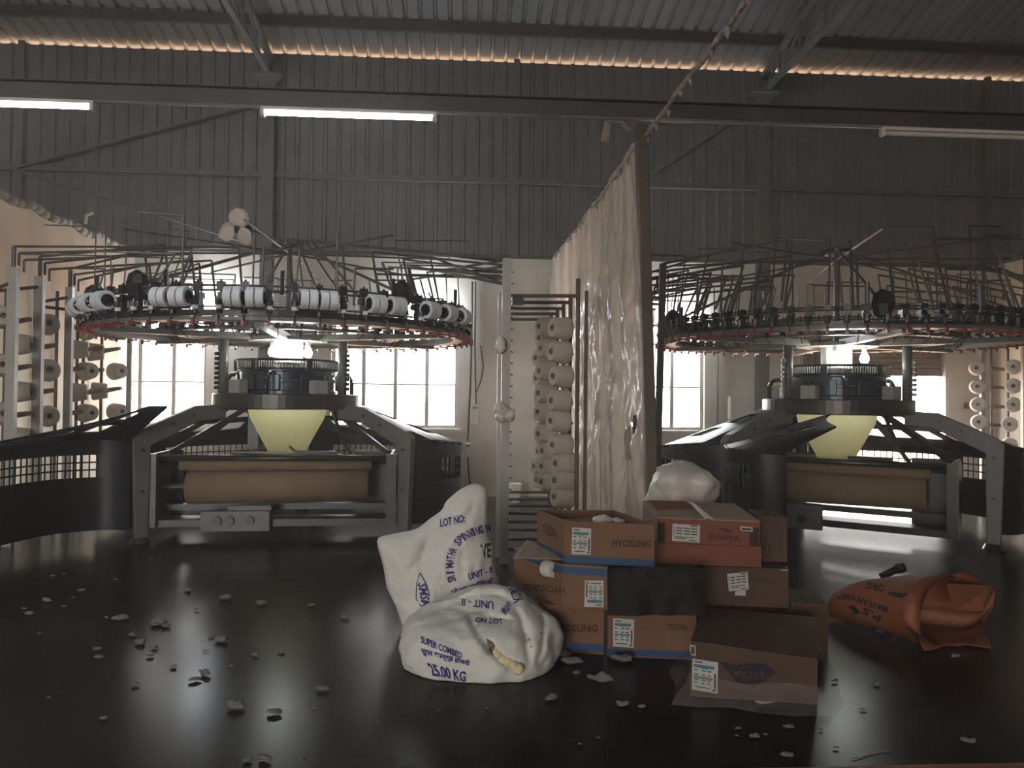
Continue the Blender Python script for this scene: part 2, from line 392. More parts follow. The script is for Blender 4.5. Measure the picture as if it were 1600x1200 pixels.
MB().beam(at(1020, 272, Y=WY - .1), at(1140, 192, Y=WY - .1), .06, .03).build('wall_brace', 'steel', label='short diagonal brace right of the hanging plastic curtain pole', cat='brace')
BY = 5.45
t = thing('light_beam', (0, BY, 3.45), 'long dark channel beam carrying the tube lights across the bays', 'beam')
MB().box((2, BY + .02, 3.535), (21, .008, .12)).box((2, BY + .0, 3.595), (21, .05, .008)).box((2, BY, 3.475), (21, .05, .008)).build('channel', 'darksteel', t)
MB().box((1.2, BY - .035, 3.452), (18.6, .03, .014)).build('light_rail', 'steel', t)
MB().box((-5.72, 9.5, 3.4), (.15, .12, 6.7)).build('steel_column', 'machlight', label='pale steel post at the far left edge behind the left curtain', cat='column')

# ------------------------------------------------------------------ tube lights
def tube_light(xa, xb, lit, nm, y=BY - .055, z=3.405):
    t = thing('tube_light', ((xa + xb) / 2, y, z), nm, 'light', 'tube lights under the beam')
    MB().box(((xa + xb) / 2, y, z + .028), (xb - xa, .05, .022)).build('housing', 'white', t)
    MB().tube((xa + .02, y, z), (xb - .02, y, z), .0155, 10).build('tube', 'tubeglow' if lit else 'white', t)
    for xx in (xa, xb): MB().box((xx, y, z + .006), (.025, .045, .06)).build('end_cap', 'white', t)
    for xx in (xa + .3, xb - .3): MB().tube((xx, y + .02, z + .035), (xx, y + .045, z + .085), .008, 5).build('clip', 'steel', t)
tube_light(-1.41, -.222, True, 'lit tube light hanging from the beam above the left machine')
tube_light(-3.74, -2.556, True, 'lit tube light on the beam cut off by the left edge')
tube_light(3.03, 4.22, False, 'unlit grey tube light on the beam at upper right')
t = thing('light_beam', (0, .3, 3.45), 'added second channel beam with tube lights behind the camera', 'beam')  # unseen beam and its lit tubes, added as fill light from the front
MB().box((0, .32, 3.535), (16, .05, .12)).build('channel', 'darksteel', t)
for xa in (-5.2, -3.4):
    tube_light(xa, xa + 1.19, True, 'added lit tube light on the second beam, ' + {-5.2: 'farthest left', -3.4: 'nearer the camera'}[xa], .25)
for px, py, nm in ((332, 478, 'small lit tube lamp on the back wall over the leftmost window'), (668, 482, 'small lit tube lamp on the back wall right of the left feeder ring'),
                   (1053, 496, 'small lit tube lamp on the back wall just right of the curtain pole')):
    p = at(px, py, Y=WY - .06)
    t = thing('wall_lamp', (p.x, WY, p.z), nm, 'light', 'tube lamps on the back wall')
    MB().box((p.x, WY - .02, p.z), (.56, .04, .16)).build('housing', 'white', t)
    MB().tube((p.x - .26, WY - .11, p.z), (p.x + .26, WY - .11, p.z), .07, 12).build('tube', 'lampglow', t)

# thin scattering volume, added to imitate lens glare round windows and tubes
hz = bpy.data.materials.new('glare haze'); hz.use_nodes = True; n = hz.node_tree.nodes; n.clear()
vs_ = n.new('ShaderNodeVolumeScatter'); vs_.inputs['Density'].default_value = .0065; vs_.inputs['Anisotropy'].default_value = .55; vs_.inputs['Color'].default_value = (1, .97, .95, 1)
oo = n.new('ShaderNodeOutputMaterial'); hz.node_tree.links.new(vs_.outputs[0], oo.inputs['Volume'])
S.cycles.volume_bounces = 1
MB().box(((XL + XR) / 2, -.3, 4.66), (XR - XL + .6, 24, 9.6)).build('glare_haze', hz, kind='structure')

# ------------------------------------------------------------------ circular knitting machines
def machine(C, a0, label, spec):
    cx, cy = C
    t = thing('circular_knitting_machine', (cx, cy, 0), label, 'machine')
    def P(r, deg, z): return Vector((cx + r * math.cos(rad(deg)), cy + r * math.sin(rad(deg)), z))
    def radial(deg): # local x = radius, y = height, z = sideways
        c, s = math.cos(rad(deg)), math.sin(rad(deg))
        return Matrix(((c, 0, -s, cx), (s, 0, c, cy), (0, 1, 0, 0), (0, 0, 0, 1)))
    LEGS = [a0, a0 + 120, a0 + 240]
    # frame legs: upright casting with an arm sloping up to the cam plate
    for d in LEGS:
        lg = MB().slab([(1.53, .05), (1.56, 1.02), (1.50, 1.09), (.98, 1.33), (.68, 1.345), (.68, 1.20), (.94, 1.18), (1.40, .94), (1.41, .05)], .11, radial(d)).build('frame_leg', 'machgrey', t, bevel=.008)
        mb = MB()
        mb.tube(P(1.47, d, 0), P(1.47, d, .05), .10, 14, .075); mb.build('foot', 'dkmach', lg)
        mb = MB()
        for r, z in ((1.47, .9), (1.47, .5), (1.2, 1.15), (1.0, 1.24)):
            for s in (-1, 1): mb.tube(radial(d) @ Vector((r, z, .05 * s)), radial(d) @ Vector((r, z, .066 * s)), .017, 6)
        mb.build('bolts', 'dkmach', lg)
    # cam plate, cylinder, needle crown
    MB().lathe([(.45, 1.30), (.765, 1.30), (.775, 1.31), (.775, 1.45), (.765, 1.46), (.45, 1.46)], (cx, cy, 0), 64, closed=True).build('cam_plate', 'dkmach', t, smooth=False)
    for k in range(24):
        pass
    cy_ = MB().lathe([(.40, 1.46), (.53, 1.46), (.53, 1.49), (.505, 1.50), (.505, 1.58), (.515, 1.585), (.515, 1.615), (.50, 1.62), (.50, 1.69), (.52, 1.70), (.52, 1.715), (.38, 1.715)], (cx, cy, 0), 56).build('cylinder', 'teal', t)
    for d in range(0, 360, 30):
        MB().box(P(.535, d, 1.58), (.03, .07, .16), rad(d)).build('cam_box', 'teal', cy_, bevel=.006)
    cr = MB().ring((cx, cy, 1.725), .52, .012, 56).ring((cx, cy, 1.815), .53, .014, 56).build('needle_crown', 'black', t)
    mb = MB()
    for k in range(120):
        d = k * 3; mb.box(P(.525, d, 1.77), (.012, .008, .085), rad(d))
    mb.build('needle_fins', 'dkmach', cr, kind='stuff')
    for k in range(6):
        MB().box(P(.54, a0 + 30 + k * 60, 1.765), (.05, .06, .12), rad(a0 + 30 + k * 60)).build('crown_block', 'black', cr)
    # bent pipes at both sides of the plate
    for d in (a0 - 45, a0 + 165, a0 + 50, a0 + 260):
        MB().path([P(.70, d, 1.46), P(.70, d, 1.60), P(.66, d, 1.665), P(.53, d, 1.68)], .024, 8).build('grab_pipe', 'dkmach', t, smooth=True)
    for d in (a0 + 20, a0 + 95, a0 + 200, a0 + 300):
        MB().box(P(.66, d, 1.53), (.12, .16, .14), rad(d)).build('drive_box', 'machlight', t, bevel=.01)
    # posts, upper frame
    for d in LEGS:
        ps = MB().tube(P(.70, d, 1.46), P(.70, d, 2.02), .05, 10).build('post', 'machgrey', t, smooth=True)
        mb = MB()
        for k in range(8): mb.tube(P(.76, d, 1.50 + k * .05), P(.76, d, 1.535 + k * .05), .03, 6)
        mb.build('cable_chain', 'dkmach', ps)
    uf = MB().lathe([(0, 2.03), (.42, 2.03), (.42, 2.07), (0, 2.07)], (cx, cy, 0), 32).build('upper_disc', 'machlight', t)
    for d in (a0, a0 + 120, a0 + 240, a0 + 60, a0 + 180, a0 + 300):
        MB().slab([(.2, 2.035), (1.86, 2.035), (1.86, 2.075), (.7, 2.10), (.2, 2.10)], .09, radial(d)).build('radial_arm', 'machgrey', t)
    MB().lathe([(.16, 1.80), (.16, 2.03)], (cx, cy, 0), 16).lathe([(.0, 1.80), (.16, 1.80)], (cx, cy, 0), 16).build('dial_hub', 'machlight', t)
    # work lamps under the disc
    for d, r in ((a0 + 70, .20), (a0 + 40, .34), (a0 + 110, .30)):
        b = P(r, d, 1.90)
        lp = MB().tube(b + Vector((0, 0, .06)), b + Vector((0, 0, .13)), .025, 10).build('lamp_holder', 'white', t)
        MB().lathe([(0, -.05), (.03, -.045), (.048, -.01), (.04, .03), (.022, .06)], b, 12).build('bulb', 'bulb', lp, smooth=True)
    # feeder rings
    RR = spec.get('rr', 1.93); FH = spec.get('fh', 1.0)
    def fz(z): return 2.10 + (z - 2.10) * FH
    MB().lathe([(RR - .13, 2.075), (RR + .05, 2.075), (RR + .05, 2.105), (RR - .13, 2.105)], (cx, cy, 0), 72, closed=True).build('feeder_ring', 'machgrey', t)
    MB().lathe([(1.12, 2.075), (1.20, 2.075), (1.20, 2.10), (1.12, 2.10)], (cx, cy, 0), 60, closed=True).build('inner_ring', 'machgrey', t)
    for z, r in ((2.335, RR - .02), (2.375, RR - .02), (2.20, RR - .06)):
        MB().ring((cx, cy, fz(z)), r, .0095, 72, 5).build('ring_rail', 'darksteel', t)
    for z in (2.16, 2.24): MB().ring((cx, cy, z), 1.25, .0085, 60, 5).build('ring_rail', 'darksteel', t)
    MB().lathe([(RR - .035, fz(2.115)), (RR + .03, fz(2.115)), (RR + .03, fz(2.165)), (RR - .035, fz(2.165))], (cx, cy, 0), 72, closed=True).build('drive_belt', 'black', t)
    # yarn feeders standing on the ring, one shared mesh
    n = spec['feeders']
    mb = MB().box((0, 0, 2.19), (.05, .055, .19)).box((-.03, 0, 2.29), (.10, .045, .05)).tube((.045, 0, 2.20), (.045, 0, 2.245), .036, 9).tube((.045, 0, 2.13), (.045, 0, 2.165), .024, 8)
    mb.tube((.0, .0, 2.28), (0, 0, 2.42), .011, 5).box((0, 0, 2.365), (.055, .06, .075)).tube((.06, 0, 2.12), (.08, .01, 2.03), .006, 4)
    mb.v = [Vector((v.x, v.y, fz(v.z))) for v in mb.v]
    me1 = mb.build('yarn_feeder', 'black', origin=(0, 0, 0)); mesh1 = me1.data; bpy.data.objects.remove(me1)
    mb = MB().box((0.03, 0, 2.06), (.11, .014, .02)).box((.085, 0, 2.05), (.02, .022, .045)).box((-.05, 0, 2.085), (.05, .018, .02))
    me2 = mb.build('red_tip', 'red', origin=(0, 0, 0)); mesh2 = me2.data; bpy.data.objects.remove(me2)
    mb = MB().tube((.045, 0, 2.167), (.045, 0, 2.198), .028, 9)
    mb.v = [Vector((v.x, v.y, fz(v.z))) for v in mb.v]
    me3 = mb.build('yarn_wheel', 'spandex', origin=(0, 0, 0)); mesh3 = me3.data; mesh3.materials[0] = M[spec.get('wheel', 'spandex')]; bpy.data.objects.remove(me3)
    mb = MB().box((0, 0, 2.13), (.035, .04, .10)).tube((.03, 0, 2.10), (.03, 0, 2.18), .022, 7).tube((0, 0, 2.17), (0, 0, 2.27), .008, 4).tube((.02, 0, 2.08), (-.06, 0, 2.0), .005, 4)
    me4 = mb.build('inner_feeder', 'black', origin=(0, 0, 0)); mesh4 = me4.data; bpy.data.objects.remove(me4)
    for k in range(n):
        d = a0 + (k + .5) * 360 / n; mtx = Matrix.Rotation(rad(d), 4, 'Z') @ Matrix.Translation((RR, 0, 0))
        o = bpy.data.objects.new('yarn_feeder', mesh1); COL.objects.link(o); o.parent = t; o.matrix_local = mtx; ORG[o.name] = Vector((cx, cy, 0))
        p = bpy.data.objects.new('red_tip', mesh2); COL.objects.link(p); p.parent = o; p['label'] = 'red tip under the feeder'
        q = bpy.data.objects.new('yarn_wheel', mesh3); COL.objects.link(q); q.parent = o
    for k in range(n // 2 + 6):
        d = a0 + (k + .3) * 360 / (n // 2 + 6)
        o = bpy.data.objects.new('inner_feeder', mesh4); COL.objects.link(o); o.parent = t; o.matrix_local = Matrix.Rotation(rad(d), 4, 'Z') @ Matrix.Translation((1.22, 0, 0))
    # junction clamps (bigger dark star-shaped knobs) where the struts land
    hub = P(0, 0, 3.10)
    MB().tube(P(0, 0, 2.05), hub, .03, 10).build('mast', 'darksteel', t)
    MB().lathe([(0, 3.06), (.16, 3.06), (.16, 3.10), (.05, 3.13), (0, 3.13)], (cx, cy, 0), 20).build('mast_head', 'black', t)
    for d in spec['struts']:
        e = P(RR - .04, d, fz(2.40))
        st = MB().tube(P(.1, d, 3.08), e, .016, 7).build('strut', 'darksteel', t)
        MB().lathe([(.02, -.12), (.075, -.1), (.10, 0), (.075, .09), (.02, .13)], e, 8).build('clamp_knob', 'black', st)
    # yarn pipes fanned out over the ring, hanging from the spokes
    rnd = random.Random(spec['seed'])
    for d in range(0, 360, 45):
        MB().tube(P(0, 0, 3.0), P(1.75, d + a0 + 10, 2.97), .012, 6).build('spoke', 'darksteel', t)
    for k in range(spec['drops']):
        d = k * 360 / spec['drops'] + rnd.uniform(-4, 4)
        r1 = rnd.choice((RR - .05, RR - .05, 1.25)); r2 = r1 - rnd.choice((0, .03, .08, .22)); z2 = rnd.choice((2.98, 2.95, 2.90, 2.82, 2.70))
        pts = [P(r1, d, fz(2.33)), P(r2, d + rnd.uniform(-1.5, 1.5), z2)]
        if rnd.random() < .6:
            sx = 1 if math.cos(rad(d)) > 0 else -1
            pts.append(pts[-1] + Vector((sx * rnd.uniform(.25, .8), rnd.uniform(-.08, .08), .0)))
        MB().path(pts, rnd.choice((.007, .009, .012)), 5).build('drop_pipe', 'darksteel', t)
    for k in range(12):
        d = k * 30 + 11; MB().tube(P(RR, d, fz(2.3)), P(RR, d, fz(2.3) + rnd.uniform(.16, .26)), .019, 6).build('ring_stud', 'black', t)
    # fabric tube and spreader
    fa = rad(spec['fab'])
    rows = []
    for j in range(9):
        u = j / 8; z = 1.34 - u * .56; a = .41 * (1 - .58 * max(0, (u - .2) / .8)); b = .41 * (1 - .93 * min(1, u * 1.1))
        rows.append([Vector((cx, cy, z)) + Matrix.Rotation(fa, 3, 'Z') @ Vector((a * math.cos(q), b * math.sin(q), 0)) for q in [2 * PI * i / 32 for i in range(33)]])
    MB().grid(rows).build('fabric_tube', 'fabric', t, smooth=True)
    # guards: a solid skirt, an open mesh band and a slotted top sloping up to the cam plate
    def guard(a, b, name, door=None):
        g0 = MB(); top = MB(); bars = []; n = 26
        if door: b = a + door['span']; n = 18
        out = []
        for i in range(n + 1):
            u = i / n; e = min(u, 1 - u) * n if not door else (u * n if door['round'] == 0 else (1 - u) * n)
            out.append((1.50 + .40 * min(1, e / 5) ** .5, a + 3 + (b - a - (6 if not door else 3)) * u))
        def zt(i):
            k = min(i, n - i) / n * 2 if not door else i / n
            return 1.0 - .12 * min(1, k * 1.6) if not door else 1.0 - .03 * k
        zb, z1 = .13, .56 if not door else .64
        if door: solid = lambda i: i < 2 or i >= n - 2
        else: solid = lambda i: i < 2 or i >= n - 2 or i in (n // 2 - 1, n // 2)
        z2 = z1 + (.24 if not door else .215)
        def wall(zlo, zhi, sel):
            for i in range(n):
                if not sel(i): continue
                (ra, da), (rb, db) = out[i], out[i + 1]
                q = [P(r - t_, d, z) for t_ in (0, .02) for r, d, z in ((ra, da, zlo(i)), (rb, db, zlo(i + 1)), (rb, db, zhi(i + 1)), (ra, da, zhi(i)))]
                fs = [(0, 1, 2, 3), (7, 6, 5, 4), (0, 4, 5, 1), (3, 2, 6, 7)]
                if i == n - 1 or not sel(i + 1): fs.append((1, 5, 6, 2))
                if i == 0 or not sel(i - 1): fs.append((0, 3, 7, 4))
                g0.add(q, fs)
        wall(lambda i: zb, lambda i: z1, lambda i: True)
        wall(lambda i: z1 + .0005, lambda i: z2 - .0005, solid)
        wall(lambda i: z2, zt, lambda i: True)
        for s0, s1 in ([(2, n // 2 - 1), (n // 2 + 1, n - 2)] if not door else [(2, n - 2)]):
            bb = MB(); bars.append(bb); m_ = int((s1 - s0) * 2); pts = []
            if door: m_ = 24
            for q in range(m_ + 1):
                i = s0 + (s1 - s0) * q / m_; i0 = min(int(i), n - 1); f = i - i0
                pa, pb = P(out[i0][0] - .01, out[i0][1], 0), P(out[i0 + 1][0] - .01, out[i0 + 1][1], 0); pts.append(pa.lerp(pb, f))
            for p in pts: bb.tube(p + Vector((0, 0, z1 - .01)), p + Vector((0, 0, z2 + .01)), .0075, 4, caps=False)
            for z in (z1 + (z2 - z1) / 3, z1 + (z2 - z1) * 2 / 3): bb.path([p + Vector((0, 0, z)) for p in pts], .0075, 4)
        K = 8; rows = []
        for j in range(K + 1):
            u = j / K; row = []
            for i in range(n + 1):
                r, d = out[i]; ri, zi = .80, 1.33
                if door: ri, zi = door['apex'](i / n)
                row.append(P(r + (ri - r) * u, d, zt(i) + (zi - zt(i)) * u))
            rows.append(row)
        top.grid(rows, skip=lambda i, j: (j in (2, 3, 5, 6)) and 2 < i < n - 3 and i % 3 != 2)
        rim = MB().path(rows[0], .018, 6)
        if door:
            hp = P(1.5, a, 0); R = Matrix.Translation(Vector(door.get('move', (0, 0, 0)))) @ Matrix.Translation(hp) @ Matrix.Rotation(rad(door['turn']), 4, 'Z') @ Matrix.Translation(-hp)
            if 'free' in door:      # put the corner of the free end at a given place
                c_ = R @ P(1.9, out[n - 3][1], 0); R = Matrix.Translation(Vector((door['free'][0] - c_.x, door['free'][1] - c_.y, 0))) @ R
            for q in [g0, top, rim] + bars: q.xform(R)
        g = g0.build(name, 'navy', t, weld=35)
        for bb in bars: bb.build('window_grid', 'navy', g)
        top.build('slotted_top', 'navy', g, solid=.018); rim.build('top_rim', 'navy', g, smooth=True)
        return g
    for k in range(3):
        a, b = LEGS[k], LEGS[k] + 120
        g = spec['guards'][k]
        guard(a, b, 'guard_door' if g else 'guard_panel', g or None)
    # take-down and roll-up unit between the legs
    R = Matrix.Translation((cx, cy, 0)) @ Matrix.Rotation(rad(spec['take']), 4, 'Z')
    W, yo = 1.16, spec.get('yo', -.45)
    def L(mb): return mb.xform(R)
    for s in (-1, 1):
        sp = L(MB().slab([(yo - .30, .14), (yo + .55, .14), (yo + .55, .78), (yo + .40, .86), (yo - .30, .86)], .03, Matrix(((0, 0, 1, W * s), (1, 0, 0, 0), (0, 1, 0, 0), (0, 0, 0, 1))))).build('side_plate', 'dkmach', t, bevel=.006)
        L(MB().box((W * s, yo - .31, .50), (.10, .03, .72))).build('plate_flange', 'dkmach', sp)
        L(MB().beam((W * s * .96, yo + .1, .84), (.45 * s, .1, 1.30), .03, .05)).build('yoke_arm', 'dkmach', t)
    L(MB().box((W - .21, yo + .26, .50), (.42, .02, .72))).build('end_panel', 'dkmach', t)
    L(MB().box((-W + .06, yo + .26, .50), (.14, .02, .72))).build('end_panel', 'dkmach', t)
    if 'panel' in spec:
        p = spec['panel']; pn = MB().box(p, (.22, .10, .26)).build('control_panel', 'white', t, bevel=.008)
        MB().tube(Vector(p) - Vector((0, 0, .5)), Vector(p) - Vector((0, 0, .13)), .02, 6).build('panel_stalk', 'machgrey', pn)
    L(MB().tube((-W, yo - .1, .80), (W, yo - .1, .80), .035, 12)).build('roller', 'dkmach', t, smooth=True)
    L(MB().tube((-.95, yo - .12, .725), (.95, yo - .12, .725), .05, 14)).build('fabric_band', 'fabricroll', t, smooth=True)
    L(MB().tube((-W, yo + .08, .77), (W, yo + .08, .77), .045, 12)).build('roller', 'chrome', t, smooth=True)
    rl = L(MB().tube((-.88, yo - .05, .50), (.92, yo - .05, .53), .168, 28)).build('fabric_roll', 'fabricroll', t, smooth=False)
    for p in rl.data.polygons:
        if len(p.vertices) == 4: p.use_smooth = True
    L(MB().tube((-W, yo - .05, .50), (-.88, yo - .05, .50), .05, 12)).build('roll_shaft', 'dkmach', rl)
    L(MB().box((0, yo, .30), (2 * W, .08, .06))).build('lower_beam', 'black', t)
    L(MB().box((0, yo - .12, .17), (2 * W, .30, .07))).build('base_beam', 'black', t)
    L(MB().box((-.35, yo - .32, .20), (.66, .08, .20)).box((-.22, yo - .30, .325), (.42, .05, .05))).build('control_box', 'machgrey', t, bevel=.006)
    for x in (-.52, -.40, -.21):
        L(MB().tube((x, yo - .36, .21), (x, yo - .395, .21), .045, 14)).build('knob', 'black', t)
    L(MB().box((.33, yo + .30, .81), (.42, .12, .075))).build('spreader_box', 'black', t)
    L(MB().tube((-.55, yo + .32, .83), (.6, yo + .32, .79), .022, 10)).build('spreader_bar', 'chrome', t)
    L(MB().path([(-.50, .15, 1.28), (-.22, .05, 1.12), (.12, yo + .35, .82)], .012, 6)).build('tension_cord', 'brownsteel', t)
    L(MB().path([(.48, .0, 1.30), (.62, yo + .25, .95), (.74, yo + .15, .80)], .022, 6)).build('drive_arm', 'black', t)
    L(MB().box((-.38, .12, 1.08), (.11, .08, .44))).build('drive_column', 'black', t)
    return t
LC, RC = (-1.92, 8.55), (4.09, 8.20)
machine(LC, 215, 'left circular knitting machine with dark navy guards and white elastane rolls', dict(feeders=60, struts=(240, 315, 200, 20, 120), seed=3, drops=46, fab=8, take=3,
        guards=(dict(span=62, turn=-80, round=0, apex=lambda v: (.80 + .9 * max(0, (v - .25) / .75) ** 1.6, 1.33 - .30 * max(0, (v - .25) / .75))), None, None)))
machine(RC, 201, 'right circular knitting machine, darker, behind the carton stack', dict(feeders=76, fh=.62, rr=1.87, struts=(255, 330, 180, 60), seed=5, drops=60, fab=-20, take=-38, wheel='dkmach', panel=(3.05, 8.35, 1.35),
        guards=(dict(span=44, turn=-62, round=1, free=(2.49, 6.95), apex=lambda v: (.95 + .06 * v, 1.31 - .10 * v)), None, None), yo=-.25))

# ------------------------------------------------------------------ white elastane rolls around the left feeder ring
def roll_proto():
    t = thing('elastane_roll', (0, 0, 0), 'white elastane roll', 'yarn roll', 'white elastane rolls on the left feeder ring')
    kids = []
    for s in (-1, 1):
        z = s * .038
        kids.append(MB().lathe([(.055, z - .033), (.083, z - .033), (.087, z - .028), (.087, z + .028), (.083, z + .033), (.055, z + .033)], (0, 0, 0), 22, closed=True).build('winding', 'spandex', t))
    kids.append(MB().lathe([(.048, -.078), (.056, -.078), (.056, .078), (.048, .078)], (0, 0, 0), 16, closed=True).build('core', 'black', t))
    kids.append(MB().tube((.09, 0, -.08), (.09, 0, .08), .012, 8).tube((0, 0, -.085), (0, 0, .085), .014, 8).build('roller', 'black', t))
    KIDS[t.name] = kids; return t
rp = roll_proto(); first = True
angs = [207, 214, 224, 232, 252.3, 257.2, 270, 275, 287.2, 291.8, 304.2, 310, 322, 330, 339]
for i, d in enumerate(angs):
    p = Vector((LC[0] + 2.03 * math.cos(rad(d)), LC[1] + 2.03 * math.sin(rad(d)), 2.262))
    z = Vector((-math.sin(rad(d)), math.cos(rad(d)), 0)); x = Vector((0, 0, -1)); y = z.cross(x)
    m = Matrix(((x.x, y.x, z.x, p.x), (x.y, y.y, z.y, p.y), (x.z, y.z, z.z, p.z), (0, 0, 0, 1)))
    lab = 'white twin elastane roll on the left feeder ring, %s from the left' % ORD[i + 1]
    if first: rp.matrix_world = m; rp['label'] = lab; first = False
    else: copy_tree(rp, m, lab)

# ------------------------------------------------------------------ yarn cones
def cone_proto(m, nm):
    t = thing('yarn_cone', (0, 0, 0), 'yarn cone', 'yarn cone', nm); kids = []
    kids.append(MB().lathe([(.030, 0), (.100, 0), (.112, .012), (.113, .03), (.092, .165), (.085, .175), (.030, .172)], (0, 0, 0), 22).build('winding', m, t, smooth=False))
    for p in kids[0].data.polygons: p.use_smooth = True
    kids[0].data.set_sharp_from_angle(angle=rad(45))
    kids.append(MB().lathe([(.018, -.02), (.032, -.02), (.026, .185), (.018, .185)], (0, 0, 0), 12, closed=True).lathe([(0, .15), (.019, .15)], (0, 0, 0), 12).build('paper_tube', 'tubecard', t))
    KIDS[t.name] = kids; return t
cp = {'cone': cone_proto('cone', 'undyed cones'), 'conew': cone_proto('conew', 'white cones')}
USED = set()
def cone(kind, p, axis, label, group, s=1.0):
    m = aim(p - Vector(axis).normalized() * .09 * s, axis) @ Matrix.Scale(s, 4)
    if kind not in USED:
        USED.add(kind); o = cp[kind]; o.matrix_world = m; o['label'] = label; o['group'] = group
    else: copy_tree(cp[kind], m, label, group)

# left creel
t = thing('yarn_creel', (-4.25, 8.3, 0), 'left yarn creel with pale posts carrying big undyed cones', 'creel')
CX = -4.25
tops = []
for px, py, wd in ((22, 385, .085), (63, 401, .085), (110, 420, .075), (205, 444, .06)):
    p = at(px, py, X=CX); tops.append(p)
    MB().box((p.x, p.y, p.z / 2 - .1), (wd, wd * .7, p.z - .2)).build('creel_post', 'alu', t)
    MB().tube((p.x, p.y, p.z - .25), (p.x, p.y, p.z), .02, 8).build('post_tip', 'darksteel', t)
for px, top in ((10, 455), (90, 455), (132, 470), (122, 480), (160, 500)):
    p = at(px, top, X=-4.5); MB().tube((p.x, p.y, 0), p, .018, 7).build('back_rod', 'brownsteel', t)
for a, b in (((-30, 462), (24, 438)), ((-10, 455), (62, 448)), ((62, 472), (110, 464)), ((60, 478), (122, 486)), ((118, 479), (168, 480))):
    MB().tube(at(*a, X=-4.42), at(*b, X=CX), .017, 7).build('cross_bar', 'brownsteel', t)
# pipes carrying yarn from creel to the ring, bent down over it
def pipes(t, starts, ends, m='darksteel'):
    for (s, n, dz), (ang, r, z, r2) in zip(starts, ends):
        c = t['cc']; e = Vector((c[0] + r * math.cos(rad(ang)), c[1] + r * math.sin(rad(ang)), z))
        f = Vector((c[0] + r2 * math.cos(rad(ang)), c[1] + r2 * math.sin(rad(ang)), 2.36))
        MB().path([s + Vector((.0, n, -dz - .10)), s + Vector((.03, n, -dz)), e, e + (f - e) * .06 + Vector((.03, 0, 0)), f], .0125, 6).build('yarn_pipe', m, t)
def bundle(t, c, spec, m='darksteel'):
    for s, e, f in spec: MB().path([s + Vector((0, 0, -.12)), s, e, f], .0125, 6).build('yarn_pipe', m, t)
def ringp(c, ang, r, z): return Vector((c[0] + r * math.cos(rad(ang)), c[1] + r * math.sin(rad(ang)), z))
sp = []
for i, p in enumerate(tops):
    for j in range(3):
        ang = (212, 204, 194, 170)[i] - j * 4; r = (1.0, 1.25, 1.45, 1.5)[i] - (.45 if (i + j) % 3 == 0 else 0)
        s = p + Vector((.02 * j, .05 * j, -.055 * j)); e = ringp(LC, ang, r, (3.0, 2.97, 2.93, 2.9)[i] - .05 * j)
        sp.append((s, e, ringp(LC, ang, min(1.85, r + .12 * ((j % 2) * 2 - .5)), 2.36)))
bundle(t, LC, sp)
# pegs: empty brown paper tubes and cones
for px, py in ((34, 502), (34, 575), (38, 648), (76, 542), (74, 612), (124, 511), (176, 547), (178, 609), (121, 577), (150, 580), (150, 546), (120, 645), (150, 612)):
    p = at(px, py, X=-4.36)
    MB().tube(p - Vector((.11, -.02, .01)), p + Vector((.10, -.03, .02)), .031, 9, .022).build('paper_tube', 'tubecard', t)
F1, F2, S1 = (.55, -.82, .05), (.86, -.5, .05), (.93, .33, .04)
cols = [('first', [(4, 494, F1, 1), (4, 570, F1, 1), (5, 646, F1, 1)]), ('second', [(33, 538, S1, .98), (33, 612, S1, .98), (33, 684, S1, .98)]),
        ('third', [(76, 506, F1, 1.02), (76, 578, F1, 1.08), (76, 650, F1, 1.02)]),
        ('fourth', [(139, 517, F2, .98), (126, 546, S1, .98), (150, 550, S1, .98), (137, 580, F2, .98), (124, 613, S1, .98), (156, 611, S1, .98), (137, 645, F2, .98)]),
        ('fifth', [(181, 518, F2, .98), (184, 580, F2, .98), (184, 643, F2, .98)])]
for cn, lst in cols:
    for i, (px, py, ax, s) in enumerate(lst):
        cone('cone', at(px, py, X=-4.36 if cn != 'fourth' else -4.40), ax, 'undyed yarn cone on the left creel, %s column, %s from the top' % (cn, ORD[i + 1]), 'undyed cones on the left creel', s)

# middle creel, beside the hanging plastic
t = thing('yarn_creel', (.7, 7.6, 0), 'middle yarn creel with tall white post and dark bars beside the plastic curtain', 'creel')
p0 = at(792, 404, Y=6.72)
MB().box((p0.x, p0.y, p0.z / 2), (.075, .05, p0.z)).build('creel_post', 'alu', t)
MB().box((p0.x - .045, p0.y + .25, 1.2), (.035, .04, 2.4)).build('creel_post', 'alu', t)
for k in range(22):
    MB().tube((p0.x + .04, p0.y - .02, .45 + k * .1), (p0.x + .06, p0.y - .02, .44 + k * .1), .006, 4).build('hook', 'darksteel', t)
YS = (6.72, 7.2, 7.7, 8.2, 8.8)
for i, y in enumerate(YS):
    MB().tube((1.0, y, 0), (1.0, y, 2.42 if i else 2.5), .02, 7).build('back_rod', 'brownsteel', t)
    MB().tube((.40, y, 2.34), (1.0, y, 2.35), .017, 7).build('cross_bar', 'brownsteel', t)
    MB().tube((.40, y, .36 + .0 * i), (1.0, y, .36), .017, 7).build('cross_bar', 'darksteel', t)
for y in YS[:3]: MB().tube((.40, y, .12), (1.0, y, .12), .017, 7).build('cross_bar', 'darksteel', t)
MB().box((1.08, 6.75, 1.2), (.03, .03, 2.4)).build('back_rod', 'brownsteel', t)
rows = [516, 552, 589, 626, 657, 693, 721, 747, 772]
rnd = random.Random(4)
